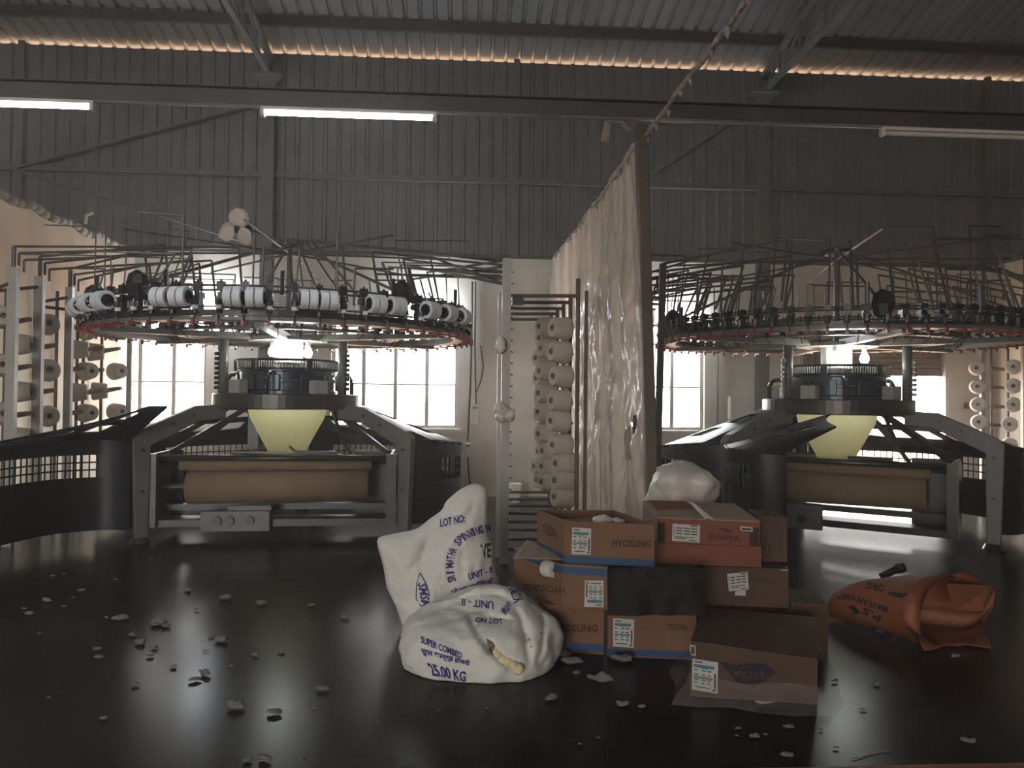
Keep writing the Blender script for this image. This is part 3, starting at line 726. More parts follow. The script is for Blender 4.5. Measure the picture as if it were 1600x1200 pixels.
for col, (px, y, nm) in enumerate(((877, 7.1, 'front column'), (855, 7.75, 'second column'), (849, 8.45, 'back column'))):
    for i, py in enumerate(rows):
        z = at(870, py, Y=7.3).z + (0, .07, .01)[col]; p = at(px, 600, Y=y); p.z = z; p.x += rnd.uniform(-.03, .03)
        cone('cone', p, (-.92, -.38, .05), 'undyed yarn cone on the middle creel, %s, %s from the top' % (nm, ORD[i + 1]), 'undyed cones on the middle creel', .98 if col else 1.0)
        MB().tube((p.x, p.y, p.z), (1.02, p.y, p.z - .02), .010, 5).build('peg', 'darksteel', t)
p1 = at(800, 470, Y=6.70)
MB().box((p1.x + .05, p1.y, p1.z), (.10, .06, .07)).build('junction_box', 'black', t)
sp = []
for j in range(10):
    s = Vector((p0.x - .01, p0.y + .06 * (j % 5), p0.z - .005 - .045 * (j % 6)))
    ang = (-52, -40, -30, -22, -14, -6, 2, 10, 18, 26)[j]; r = (1.15, 1.3, 1.5, 1.45, 1.6, 1.3, 1.5, 1.35, 1.1, 1.4)[j]
    sp.append((s, ringp(LC, ang, r, 2.93 - .05 * (j % 4)), ringp(LC, ang, min(1.85, r + .12), 2.36)))
for j in range(4):
    s = Vector((p0.x, p0.y + .05 * j, p0.z)); sp.append((s, ringp(LC, 280 + 10 * j, .5, 3.06), ringp(LC, 285 + 12 * j, 1.2, 2.36)))
bundle(t, LC, sp)
for px, py, nm in ((783, 650, 'white rag knotted round the middle creel post'), (782, 545, 'small white rag on the middle creel post')):
    p = at(px, py, Y=6.68); mb = MB(); k = 5 if py > 600 else 2
    for i in range(k):
        c = p + Vector((rnd.uniform(-.03, .10) if k > 2 else 0, -.02, rnd.uniform(-.07, .07)))
        mb.lathe([(0, -.06), (.035, -.04), (.05, 0), (.03, .045), (0, .06)], c, 7)
    for i, v in enumerate(mb.v): v += Vector((noise.noise(v * 23), noise.noise(v * 23 + Vector((5, 0, 0))), noise.noise(v * 23 + Vector((0, 9, 0))))) * .03
    mb.build('rag', 'bag', label=nm, cat='rag', smooth=True)

# right machine: creel posts left and right, pipes, a few cones
t = thing('yarn_creel', (1.9, 7.6, 0), 'yarn creel of thin dark pipes just right of the plastic curtain pole', 'creel')
pr = at(1036, 412, X=1.92)
MB().beam((1.86, pr.y, 0), (1.92, pr.y, pr.z), .06, .05).build('creel_post', 'machgrey', t)
MB().beam((1.95, pr.y + 1.3, 0), (1.95, pr.y + 1.3, pr.z), .05, .05).build('creel_post', 'machgrey', t)
for j in range(8): MB().tube((1.55, pr.y + .2 * j, 2.42 - .03 * (j % 3)), (1.95, pr.y + .2 * j, 2.42 - .03 * (j % 3)), .013, 6).build('cross_bar', 'brownsteel', t)
sp = []
for j in range(14):
    s = Vector((1.92, pr.y + .11 * j, pr.z - .06 * (j % 5)))
    ang = 228 - j * 7; r = (1.6, 1.1, 1.4, .7, 1.5)[j % 5]
    sp.append((s, ringp(RC, ang, r, 2.95 - .06 * (j % 5)), ringp(RC, ang, min(1.85, r + .15), 2.36)))
bundle(t, RC, sp, 'brownsteel')
t = thing('yarn_creel', (7.35, 9.6, 0), 'right yarn creel with pale post and white cones near the wall', 'creel')
for px, X, top in ((1535, 7.3, 500), (1600, 7.35, 470)):
    p = at(px, top, X=X); MB().box((p.x, p.y, p.z / 2), (.06, .05, p.z)).build('creel_post', 'alu', t)
for px in (1549, 1575):
    p = at(px, 545, X=7.62); MB().tube((p.x, p.y, 0), p, .016, 6).build('back_rod', 'brownsteel', t)
sp = []
for j in range(12):
    s = Vector((7.3, 8.6 + .17 * j, 2.95 - .05 * (j % 4)))
    ang = 318 + j * 8; r = (1.5, .8, 1.3, 1.65)[j % 4]
    sp.append((s, ringp(RC, ang, r, 2.97 - .06 * (j % 4)), ringp(RC, ang, min(1.85, r + .15), 2.36)))
bundle(t, RC, sp, 'brownsteel')
for j, y in enumerate((573, 602, 632, 661)):
    p = at(1563, y + 3, X=7.45); MB().tube(p - Vector((.14, 0, 0)), p + Vector((.12, 0, -.01)), .026, 8, .02).build('paper_tube', 'tubecard', t)
for cn, lst in (('left column', ((1526, 575), (1527, 604), (1528, 632), (1529, 659))), ('right column', ((1583, 573), (1583, 603), (1583, 632), (1577, 663), (1577, 695)))):
    for i, (px, py) in enumerate(lst):
        cone('conew', at(px, py, X=7.22 if cn[0] == 'l' else 7.5), (-.6, -.8, .03), 'white yarn cone on the right creel, %s, %s from the top' % (cn, ORD[i + 1]), 'white cones on the right creel', .93)

# ------------------------------------------------------------------ lint fan on the mast of the left machine
fp = at(380, 358, Y=8.45)
t = thing('lint_fan', fp, 'small lint blowing fan with cream blades above the left machine', 'fan')
MB().lathe([(0, -.10), (.05, -.10), (.075, -.06), (.08, .05), (.05, .10), (0, .11)], (0, 0, 0), 16, aim(fp, (.25, .95, .2))).build('motor', 'black', t, smooth=True)
ax = Vector((-.25, -.95, -.2)).normalized(); ux = Vector((1, 0, 0)).cross(ax).normalized(); uy = ax.cross(ux)
hub = fp + ax * .13
for k in range(3):
    q = rad(165 + 120 * k); dr_ = ux * math.cos(q) + uy * math.sin(q); sd = ax.cross(dr_)
    rows = [[hub + dr_ * (.03 + .19 * j / 6) + sd * (w_ * (.03 + .075 * math.sin(PI * min(1, .12 + j / 7)))) + ax * (.03 * w_) for w_ in (-1, -.33, .33, 1)] for j in range(7)]
    MB().grid(rows).build('blade', 'fan', t, smooth=True, solid=.004)
MB().tube(fp + Vector((.05, .05, 0)), (LC[0] - .05, LC[1], 3.13), .014, 7).build('fan_arm', 'darksteel', t)
MB().tube((LC[0] + .05, LC[1], 3.12), at(502, 375, Y=8.5), .010, 6).build('counter_arm', 'darksteel', t)

# ------------------------------------------------------------------ hanging sheets
def sheet(X, ya, yb, zt, fn, ny, nz, skip=None):
    rows = []
    for j in range(nz + 1):
        row = []
        for i in range(ny + 1):
            u = i / ny; v = j / nz; y = ya + (yb - ya) * u; z = .02 + (zt(u) - .02) * v
            row.append(Vector((X + fn(y, z, u, v), y, z)))
        rows.append(row)
    return MB().grid(rows, skip)
CXX = 1.285
def fold(y, z, u, v):
    a = noise.noise(Vector((y * 3.2 + (1 - v) * 1.2 * u, z * .35, 3)))
    b = noise.noise(Vector((y * 9 - z * 1.6, z * 1.1, 7)))
    c = noise.noise(Vector((y * 20 + z * 4, z * 5, 1)))
    k = min(1, (1 - v) * 3 + .25)
    d = abs(noise.noise(Vector((y * 6 - z * 2.2, z * .9, 11))))
    return (.09 * a + .05 * b + .022 * c + .05 * d) * k
def hole(i, j):
    y = 11.15 + (5.50 - 11.15) * (i + .5) / 220; z = .02 + 3.4 * (j + .5) / 120
    for px, py, rx, rz in ((932, 634, .16, .13), (930, 655, .07, .08), (985, 690, .05, .16), (990, 662, .03, .06)):
        q = at(px, py, X=CXX)
        if ((y - q.y) / (rx * 1.3)) ** 2 + ((z - q.z) / rz) ** 2 < 1 + .5 * noise.noise(Vector((y * 9, z * 9, 0))): return True
    return False
sheet(CXX, 11.15, 5.50, lambda u: 3.47 - .03 * math.sin(PI * u) - .05 * u, fold, 220, 120, hole).build('plastic_curtain', 'curtain', smooth=True, label='tall dusty crumpled plastic sheet with torn holes hung between the bays', cat='curtain')
sheet(-4.66, 11.15, 7.3, lambda u: 3.46 - .02 * math.sin(PI * u), lambda y, z, u, v: .05 * math.sin(y * 15 + 2 * noise.noise(Vector((y, z * .4, 0)))) * (.4 + .6 * (1 - v)) + .03 * noise.noise(Vector((y * 5, z, 2))), 130, 40).build('fabric_curtain', 'curtainl', smooth=True, label='pale pleated sheet hung behind the left creel', cat='curtain')
sheet(7.99, 11.15, 8.2, lambda u: 3.5, lambda y, z, u, v: .04 * math.sin(y * 12) * (1.2 - v) + .03 * noise.noise(Vector((y * 5, z, 6))), 90, 30).build('fabric_curtain', 'curtainl', smooth=True, label='pale yellowish sheet hung behind the right creel', cat='curtain')
# rolled hem along the left sheet
rn = []
for i in range(25):
    y = 11.1 - 3.9 * i / 24; rn.append(Vector((-4.64 + .02 * math.sin(i * 2.1), y, 3.45 + .02 * math.sin(i * 1.3) - .02)))
MB().path(rn, .05, 7).build('hem_roll', 'rope', smooth=True, label='rolled brown hem along the top of the left sheet', cat='hem')
mb = MB(); q = at(133, 350, X=-4.60); mb.path([q, q + Vector((.02, -.02, .10)), q + Vector((.10, -.03, .13))], .018, 6).build('torn_strip', 'bag', label='torn strip sticking up from the left sheet hem', cat='strip')
rn = []
for i in range(61):
    y = 11.15 - 8.6 * i / 60; s = math.sin(i * .9) * .012
    rn.append(Vector((CXX + s + .02 * noise.noise(Vector((y * 4, 0, 0))), y, 3.49 - .03 * math.sin(PI * min(1, i / 40)) - .0075 * i * .5 + s)))
mb = MB().path(rn, .016, 6)
for i in range(0, 60):
    if i % 2: continue
    c = rn[i] + Vector((random.uniform(-.01, .02), random.uniform(-.05, .05), random.uniform(-.03, .01)))
    mb.lathe([(0, -.05), (.016, -.02), (.02, .01), (0, .03)], c, 5)
mb.build('rope', 'rope', smooth=True, label='linty rope running from the back wall over the pole towards the camera', cat='rope')
pb = at(1016, 790, Y=5.48)
MB().beam((pb.x + .035, 5.48, 0), (1.265, 5.48, 3.43), .085, .08).build('curtain_pole', 'brownsteel', label='tall brown wooden pole at the near edge of the plastic curtain', cat='pole', bevel=.008)
for nm, pts in (('dusty plastic shred dangling left of the pole top', [(985, 205), (972, 193), (950, 191), (943, 222)]), ('dusty plastic shred caught right of the pole top', [(1012, 200), (1025, 192), (1050, 193), (1078, 194)])):
    mb = MB(); P3 = [at(*p, Y=5.40) for p in pts]
    for a, b in zip(P3, P3[1:]): mb.beam(a, b, .05, .012)
    mb.build('plastic_shred', 'rope', label=nm, cat='plastic')

# ------------------------------------------------------------------ cartons
def quadbox(mb, b, t):
    return mb.add(list(b) + list(t), [(3, 2, 1, 0), (4, 5, 6, 7), (0, 1, 5, 4), (1, 2, 6, 5), (2, 3, 7, 6), (3, 0, 4, 7)])
def carton(label, base, z0, hs, m, open_=False, band=None, group='cartons in the stack', flaps='split', seam_m='cardin', flap_m=None):
    """base: front-left, front-right, back-right, back-left (x, y); hs: height at each corner"""
    b = [Vector((x, y, z0)) for x, y in base]; tp = [p + Vector((0, 0, h)) for p, h in zip(b, hs)]
    c = sum(b, Vector()) / 4
    t = thing('carton', c, label, 'box', group)
    def mix(u, v, top): 
        q = tp if top else b
        return q[0].lerp(q[1], u).lerp(q[3].lerp(q[2], u), v)
    if open_:
        mb = MB(); th = .007
        for i in range(4):
            j = (i + 1) % 4
            ins = lambda p: p + (c - p).normalized() * .012
            q = [b[i], b[j], tp[j], tp[i]]
            ci, cj = ins(b[i]), ins(b[j])
            di = Vector((ci.x, ci.y, tp[i].z)); dj = Vector((cj.x, cj.y, tp[j].z))
            mb.add(q + [ci, cj, dj, di], [(0, 1, 2, 3), (7, 6, 5, 4), (3, 2, 6, 7), (0, 3, 7, 4), (1, 5, 6, 2)])
        body = mb.build('box_walls', m, t)
        MB().add([p + Vector((0, 0, .006)) for p in b] + b, [(0, 1, 2, 3), (7, 6, 5, 4)]).build('box_bottom', m, t)
    else:
        body = quadbox(MB(), b, tp).build('box_body', m, t)
        up_ = Vector((0, 0, .004))
        fl_ = [(.0, .485), (.515, 1.0)]
        for a, e in fl_:
            q = [mix(a, 0, 1), mix(e, 0, 1), mix(e, 1, 1), mix(a, 1, 1)]
            quadbox(MB(), q, [p + up_ * (1.6 if flaps == 'bent' else 1) for p in q]).build('flap', flap_m or m, t)
    if band:
        mb = MB(); lo, hi = band
        for i in range(4):
            j = (i + 1) % 4; n = ((b[j] - b[i]).cross(Vector((0, 0, 1)))).normalized() * .0018
            z = lambda k, f: b[k] + (tp[k] - b[k]) * f + n
            mb.add([z(i, lo), z(j, lo), z(j, hi), z(i, hi)], [(0, 1, 2, 3)])
        mb.build('printed_band', 'blue', t)
    return t, body
def f2(p): return (p.x, p.y)
def sticker(q, tree, t, kind):
    s = patch(q, tree, 'paper', t, 'sticker', .0035)
    mb = MB(); rnd = random.Random(int(q[0][0]))
    def bar(u0, v0, u1, v1, m=mb): lay(m, tree, [quadmap(q, u0, v0), quadmap(q, u1, v0), quadmap(q, u1, v1), quadmap(q, u0, v1)], [(0, 1, 2, 3)], .0055)
    if kind == 'tall':
        m2 = MB(); bar(.06, .74, .86, .84, m2); bar(.06, .40, .8, .46, m2); bar(.3, .72, .6, .74, m2); m2.build('sticker_print', 'teal2', t, kind='stuff')
        bar(.08, .90, .4, .94)
        for v in (.64, .50, .34, .24):
            for u in (.08, .38, .60): bar(u, v, u + rnd.uniform(.1, .18), v + .035)
        bar(.86, .14, .93, .62); bar(.15, .10, .7, .13); bar(.8, .05, .93, .11)
    else:
        bar(.65, .90, .92, .97)
        for v in (.74, .58, .42):
            for u in (.14, .42, .68): bar(u, v, u + .22, v + .06)
        bar(.1, .24, .82, .28); bar(.62, .06, .9, .11); bar(.05, .3, .07, .85); bar(.1, .15, .5, .19)
    mb.build('sticker_print', 'ink', t, kind='stuff'); return s

# bottom row
pC = [at(840, 1018, Z=0), at(943, 1023, Z=0)]
tC, bC = carton('brown carton with blue bottom band on the floor, half hidden by the white sack', [f2(pC[0]), f2(pC[1]), (pC[1].x + .05, pC[1].y + .36), (pC[0].x + .05, pC[0].y + .36)], 0, [.268] * 4, 'card', band=(.06, .22))
trC = bvh(bC); lettering('HYOSUNG', [(861, 975), (934, 976), (934, 988), (861, 987)], trC, 'ink', tC)
pD = [at(949, 1026, Z=0), at(1088, 1031, Z=0)]
tD, bD = carton('brown carton with tall white sticker, bottom of the stack in the middle', [f2(pD[0]), f2(pD[1]), (pD[1].x + .08, pD[1].y + .33), (pD[0].x + .08, pD[0].y + .36)], 0, [.268, .262, .262, .268], 'card', band=(.03, .17))
trD = bvh(bD); sticker([(958, 966), (991, 968), (990, 1012), (958, 1010)], trD, tD, 'tall')
lettering('CREORA', [(1042, 974), (1074, 976), (1074, 986), (1042, 984)], trD, 'ink', tD)
# second row
pB = [at(878, 948, Z=.272), at(949, 953, Z=.272)]; bl = at(803, 915, Z=.272)
e = Vector((bl.x - pB[0].x, bl.y - pB[0].y))
tB, bB = carton('upside down brown carton with torn dusty top and a cone showing under it', [f2(pB[0]), f2(pB[1]), (pB[1].x + e.x, pB[1].y + e.y), f2(bl)], .272, [.232] * 4, 'card', band=(.80, .97), flap_m='cardin')
trB = bvh(bB)
lettering('HYOSUNG', [(883, 927), (817, 923), (816, 911), (882, 917)], trB, 'ink', tB)
sticker([(943, 949), (913, 948), (914, 907), (943, 907)], trB, tB, 'tall')
# torn, fuzzy top flap of that carton sticking out to the left
z = .513; rows = []
for j in range(9):
    row = []
    for i in range(13):
        u, v = i / 12, j / 8
        p = at(801 + 80 * u, 879 + 2 * u, Z=z).lerp(at(824 + 30 * u, 847 + 12 * u, Z=z), v)
        p.z += .014 + .010 * noise.noise(p * 18) + .010 * (1 - v); row.append(p)
    rows.append(row)
MB().grid(rows).build('torn_flap', 'cardin', tB, smooth=True, solid=.006)
cone('conew', at(860, 889, Y=4.43), (.5, -.86, .0), 'white yarn cone peeking out under the torn flap of a carton', 'cones by the cartons', .46)
pE = [at(952, 956, Z=.272), at(1098, 960, Z=.272)]
tE, bE = carton('dark carton wrapped in crumpled black film in the middle of the stack', [f2(pE[0]), f2(pE[1]), (pE[1].x + .06, pE[1].y + .33), (pE[0].x + .04, pE[0].y + .33)], .272, [.205, .20, .21, .21], 'carddark')
rows = []
for j in range(11):
    row = []
    for i in range(21):
        u, v = i / 20, j / 10; p = at(948 + 152 * u, 886 + 74 * v, Y=pE[0].y - .012 - .04 * v + (pE[1].y - pE[0].y) * u)
        p.y -= .022 * (1 + noise.noise(p * 12)) ; row.append(p)
    rows.append(row)
MB().grid(rows).build('film', M.setdefault('blackfilm', mat('crumpled dark film', (.014, .011, .010), .6, var=.2, scale=10, bump=.3, spec=.12)), tE, smooth=True)
# top left open carton
zA = .513
pA = [at(882, 879, Z=zA), at(1022, 886, Z=zA)]
tA, bA = carton('open brown carton with blue bottom band on top of the stack at left', [f2(pA[0]), f2(pA[1]), (at(968, 800, Z=.75).x, 4.84), (.47, 4.80)], zA, [.235, .235, .225, .235], 'card', open_=True, band=(.0, .17))
trA = bvh(bA)
sticker([(894, 824), (924, 826), (923, 867), (893, 866)], trA, tA, 'tall')
lettering('HYOSUNG', [(957, 843), (1017, 844), (1017, 856), (956, 855)], trA, 'ink', tA)
lettering('CREORA', [(849, 817), (870, 827), (870, 843), (849, 833)], trA, 'ink', tA)
rows = []
bA4 = [Vector((*f2(pA[0]), zA)), Vector((*f2(pA[1]), zA)), Vector((at(968, 800, Z=.75).x, 4.84, zA)), Vector((.47, 4.80, zA))]
for j in range(9):
    rows.append([])
    for i in range(13):
        u, v = .04 + .92 * i / 12, .04 + .92 * j / 8
        p = bA4[0].lerp(bA4[1], u).lerp(bA4[3].lerp(bA4[2], u), v); p.z = zA + .17 + .05 * u * (1 - v) + .02 * noise.noise(p * 9); rows[-1].append(p)
MB().grid(rows).build('packing_sheet', 'cardin', tA, smooth=True, solid=.004)
p = at(940, 810, Z=.745); mb = MB().lathe([(0, -.03), (.05, -.02), (.06, 0), (.04, .02), (0, .03)], p + Vector((0, 0, -.01)), 9).lathe([(0, -.02), (.04, -.01), (.045, .01), (0, .02)], p + Vector((.09, .02, -.02)), 9)
for v in mb.v: v += Vector((noise.noise(v * 16), noise.noise(v * 16 + Vector((4, 0, 0))), .3 * noise.noise(v * 16))) * .03
mb.build('plastic_scrap', 'bag', smooth=True, label='white plastic scrap lying in the open brown carton', cat='plastic')
# middle and right cartons
zF = .485
pF = [at(1027, 880, Z=zF), at(1187, 886, Z=zF)]
bF4 = [f2(pF[0]), f2(pF[1]), (pF[1].x + .03, pF[1].y + .50), (pF[0].x + .03, pF[0].y + .50)]
tF, bF = carton('orange printed carton with pale dusty flaps on top of the stack at right', bF4, zF, [.262, .258, .29, .29], 'card2', flap_m='cardin', flaps='bent')
trF = bvh(bF)
quadbox(MB(), [Vector((x, y, zF + .001)) for x, y in [(bF4[0][0] - .008, bF4[0][1] - .014), (bF4[1][0] + .004, bF4[1][1] - .014), (bF4[1][0] + .004, bF4[1][1] + .2), (bF4[0][0] - .008, bF4[0][1] + .2)]],
        [Vector((x, y, zF + .120)) for x, y in [(bF4[0][0] - .008, bF4[0][1] - .014), (bF4[1][0] + .004, bF4[1][1] - .014), (bF4[1][0] + .004, bF4[1][1] + .2), (bF4[0][0] - .008, bF4[0][1] + .2)]]).build('tray', 'card2', tF)
sticker([(1051, 818), (1094, 821), (1093, 848), (1050, 845)], trF, tF, 'wide')
lettering('INVIYA', [(1108, 834), (1157, 838), (1157, 847), (1107, 843)], trF, 'ink', tF)
mb = MB(); sw = [(1120, 825), (1131, 825), (1146, 831), (1137, 832)]
lay(mb, trF, sw, [(0, 1, 2, 3)], .003); mb.build('swoosh_print', 'ink', tF)
patch([(1157, 822), (1176, 824), (1176, 831), (1157, 829)], trF, 'paper', tF, 'small_tag', .004)
patch([(1159, 824.5), (1174, 826), (1174, 829), (1159, 828)], trF, 'ink', tF, 'tag_print', .0055)
patch([(1028, 816), (1039, 817), (1039, 851), (1028, 851)], trF, 'ink', tF, 'dark_panel', .003)
patch([(1171, 826), (1186, 824), (1186, 860), (1171, 860)], trF, 'ink', tF, 'dark_panel', .003)
ttop = [Vector((x, y, zF + h + .008)) for (x, y), h in zip(bF4, [.262, .258, .29, .29])]
quadbox(MB(), [ttop[0].lerp(ttop[1], .47), ttop[0].lerp(ttop[1], .55), ttop[3].lerp(ttop[2], .55), ttop[3].lerp(ttop[2], .50)], [p + Vector((0, 0, .002)) for p in [ttop[0].lerp(ttop[1], .47), ttop[0].lerp(ttop[1], .55), ttop[3].lerp(ttop[2], .55), ttop[3].lerp(ttop[2], .50)]]).build('packing_tape', 'tape', tF)
q = [ttop[0].lerp(ttop[1], .06).lerp(ttop[3].lerp(ttop[2], .06), .45), ttop[0].lerp(ttop[1], .46).lerp(ttop[3].lerp(ttop[2], .46), .6), ttop[3].lerp(ttop[2], .46), ttop[3].lerp(ttop[2], .05)]
quadbox(MB(), q, [p + Vector((0, 0, .004)) for p in q]).build('brown_inner_flap', 'card2', tF)
zH = .262
pH = [at(1100, 945, Z=zH), at(1232, 950, Z=zH)]
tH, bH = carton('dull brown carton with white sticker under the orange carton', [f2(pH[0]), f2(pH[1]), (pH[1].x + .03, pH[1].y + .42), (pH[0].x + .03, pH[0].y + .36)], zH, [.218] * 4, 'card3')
trH = bvh(bH)
sticker([(1136, 897), (1168, 893), (1170, 921), (1139, 924)], trH, tH, 'wide')
patch([(1149, 924), (1165, 922), (1165, 931), (1148, 930)], trH, 'paper', tH, 'small_tag', .003)
patch([(1219, 884), (1231, 885), (1231, 892), (1219, 891)], trH, 'paper', tH, 'small_tag', .003)
patch([(1221, 887), (1230, 887.5), (1230, 890), (1221, 889.5)], trH, 'ink', tH, 'tag_print', .0045)
lettering('INVIYA', [(1179, 903), (1215, 905), (1215, 912), (1179, 910)], trH, 'ink', tH)
pG = at(1190, 876, Z=.49); pG2 = at(1230, 878, Z=.49)
tG, bG = carton('tall narrow dull carton with open top behind the orange carton', [(pG.x - .02, pG.y + .0), f2(pG2), (pG2.x + .04, pG2.y + .28), (pG.x + .02, pG.y + .28)], .488, [.27, .262, .255, .27], 'card3', open_=True)
trG = bvh(bG)
patch([(1195, 833), (1198, 833), (1198, 872), (1195, 872)], trG, 'ink', tG, 'dark_stripe', .003)
patch([(1201, 850), (1204, 850), (1204, 872), (1201, 872)], trG, 'ink', tG, 'dark_stripe', .003)
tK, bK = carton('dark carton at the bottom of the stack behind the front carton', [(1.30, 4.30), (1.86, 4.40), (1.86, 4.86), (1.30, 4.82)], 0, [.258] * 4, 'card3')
pI = at(1238, 1018, Z=0); pI2 = at(1296, 1021, Z=0)
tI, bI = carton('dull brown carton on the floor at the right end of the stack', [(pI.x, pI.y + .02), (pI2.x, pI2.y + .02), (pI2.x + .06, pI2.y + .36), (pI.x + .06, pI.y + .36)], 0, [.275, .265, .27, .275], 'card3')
# front carton, upside down on crinkled film
J4 = [at(1079, 1088, Z=.02), at(1277, 1101, Z=.02)]
jb = [(J4[0].x, J4[0].y), (J4[1].x, J4[1].y), (1.955, 4.12), (1.36, 4.27)]
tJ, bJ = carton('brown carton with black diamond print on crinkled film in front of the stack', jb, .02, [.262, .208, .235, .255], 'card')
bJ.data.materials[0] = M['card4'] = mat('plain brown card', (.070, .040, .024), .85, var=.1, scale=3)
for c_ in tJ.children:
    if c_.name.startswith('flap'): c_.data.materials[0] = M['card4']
trJ = bvh(bJ)
mb = MB(); dm = [(1123, 1033), (1150, 1039), (1172, 1036), (1196, 1037), (1213, 1050), (1180, 1073), (1152, 1067)]
lay(mb, trJ, dm, [tuple(range(7))], .003); mb.build('diamond_print', 'blackink', tJ)
lettering('LYCRA', [(1192, 1063), (1145, 1058), (1145, 1046), (1192, 1051)], trJ, 'card4', tJ, .0055)
sticker([(1082, 1029), (1122, 1035), (1121, 1084), (1081, 1077)], trJ, tJ, 'tall')
patch([(1078, 1007), (1087, 1009), (1087, 1025), (1078, 1023)], trJ, 'paper', tJ, 'small_tag', .003)
patch([(1079.5, 1009.5), (1085.5, 1011), (1085.5, 1023), (1079.5, 1021)], trJ, 'card4', tJ, 'tag_centre', .0045)
rows = []
c = Vector((sum(p[0] for p in jb) / 4, sum(p[1] for p in jb) / 4, 0)); per = []
for i in range(4):
    a, b = Vector((*jb[i], 0)), Vector((*jb[(i + 1) % 4], 0)); per += [a.lerp(b, k / 22) for k in range(22)]
per.append(per[0])
for j in range(8):
    v = j / 7; row = []
    for i, p in enumerate(per):
        ang_p = per[i % 88]; o_ = (ang_p - c); n_ = o_.normalized()
        k = noise.noise(ang_p * 7 + Vector((0, 0, j * .5))); k2 = noise.noise(ang_p * 3.1)
        out = .010 + .10 * v ** 1.6 * (1 + .7 * k2) + .03 * v * k
        row.append(ang_p + n_ * out + Vector((0, 0, max(.004, (.105 + .05 * k2) * (1 - v) + .03 * abs(noise.noise(ang_p * 15 + Vector((0, 0, j * .9)))) * (.3 + .7 * v) * (1 if j < 7 else .2) + .006))))
    rows.append(row)
MB().grid(rows).build('clear_film', 'wrap', smooth=True, label='crinkled clear film spread around the foot of the front carton', cat='film')
mb = MB(); q = [at(1180, 1089, Y=3.63), at(1210, 1095, Y=3.63), at(1210, 1104, Y=3.60), at(1180, 1098, Y=3.60)]
quadbox(mb, q, [p + Vector((0, -.003, .001)) for p in q]); mb.build('paper_tag', 'paper', label='small white tag on the film below the black diamond', cat='tag')

# ------------------------------------------------------------------ sacks
def pxof(v):
    d = v - CAM; k = d.dot(fw); return 800 + F * d.dot(rt) / k, 600 - F * d.dot(up) / k
def segdist(px, py, pl):
    best = 1e9; sg = 0; en = 0
    for k, ((ax, ay), (bx, by)) in enumerate(zip(pl, pl[1:])):
        dx, dy = bx - ax, by - ay; t_ = max(0, min(1, ((px - ax) * dx + (py - ay) * dy) / (dx * dx + dy * dy)))
        ex, ey = px - ax - dx * t_, py - ay - dy * t_; d = math.hypot(ex, ey)
        if d < best: best = d; sg = 1 if dx * ey - dy * ex > 0 else -1; en = (k + t_) / (len(pl) - 1)
    return best, sg, en
def crease(mb, pl, depth, wid, step=0):
    """a fold pressed into the cloth along a line; step raises the cloth on one side"""
    x0 = min(p[0] for p in pl) - 4 * wid; x1 = max(p[0] for p in pl) + 4 * wid; y0 = min(p[1] for p in pl) - 4 * wid; y1 = max(p[1] for p in pl) + 4 * wid
    for v in mb.v:
        px, py = pxof(v)
        if not (x0 < px < x1 and y0 < py < y1): continue
        d, sg, en = segdist(px, py, pl); f = min(1, 4 * min(en, 1 - en) + .15)
        if d > 4 * wid: continue
        g = (-depth * math.exp(-(d / wid) ** 2) + step * max(0, sg) * math.exp(-(d / (2.5 * wid)) ** 2)) * f
        v -= (v - CAM).normalized() * g
def pillow(out, ctr, Y, lean, front, back, K=34, n=3, pw=.55):
    # refine the outline
    pts = []
    for i in range(len(out)):
        a, b, c_, d_ = out[i - 1], out[i], out[(i + 1) % len(out)], out[(i + 2) % len(out)]
        for k in range(n):
            t_ = k / n
            pts.append(tuple(.5 * (2 * b[m] + (c_[m] - a[m]) * t_ + (2 * a[m] - 5 * b[m] + 4 * c_[m] - d_[m]) * t_ ** 2 + (3 * b[m] - a[m] - 3 * c_[m] + d_[m]) * t_ ** 3) for m in (0, 1)))
    mb = MB(); nn = len(pts); vs = []
    def pt(px, py, h):
        p = at(px, py, Y=Y); p = at(px, py, Y=Y + lean * p.z); p.y += h
        p += Vector((0, 0, 0)); return p
    for sgn, T in ((-1, front), (1, back)):
        for k in range(K):
            s = k / K if sgn < 0 else k / K
            for x, y in pts:
                px, py = ctr[0] + (x - ctr[0]) * s, ctr[1] + (y - ctr[1]) * s
                vs.append(pt(px, py, sgn * T * (1 - s ** 2.6) ** pw))
    rim0 = len(vs); vs += [pt(x, y, 0) for x, y in pts]
    fs = []
    for side in (0, 1):
        o = side * K * nn
        for k in range(K):
            for i in range(nn):
                a, b = o + k * nn + i, o + k * nn + (i + 1) % nn
                c_, d_ = (a + nn, b + nn) if k < K - 1 else (rim0 + i, rim0 + (i + 1) % nn)
                if k == 0: fs.append((a, d_, c_) if side == 0 else (a, c_, d_)) 
                else: fs.append((a, b, d_, c_) if side == 0 else (b, a, c_, d_))
    return mb.add(vs, fs)
def wrinkle(mb, amp, fr, seed, st=(1, 1, 1)):
    for v in mb.v:
        q = Vector((v.x * st[0], v.y * st[1], v.z * st[2]))
        v.y += amp * (noise.noise(q * fr + Vector((seed, 0, 0))) + .5 * noise.noise(q * fr * 2.3 + Vector((0, seed, 0))))
out = [(737, 756), (752, 757), (761, 766), (762, 790), (762, 830), (771, 852), (772, 880), (783, 915), (790, 955), (782, 1000), (700, 1010), (660, 1000), (641, 990), (628, 975), (618, 945), (605, 918), (599, 885), (589, 846), (602, 836), (645, 828), (658, 821), (672, 810), (690, 797), (697, 784), (716, 767)]
mb = pillow(out, (693, 905), 4.86, .22, .17, .14)
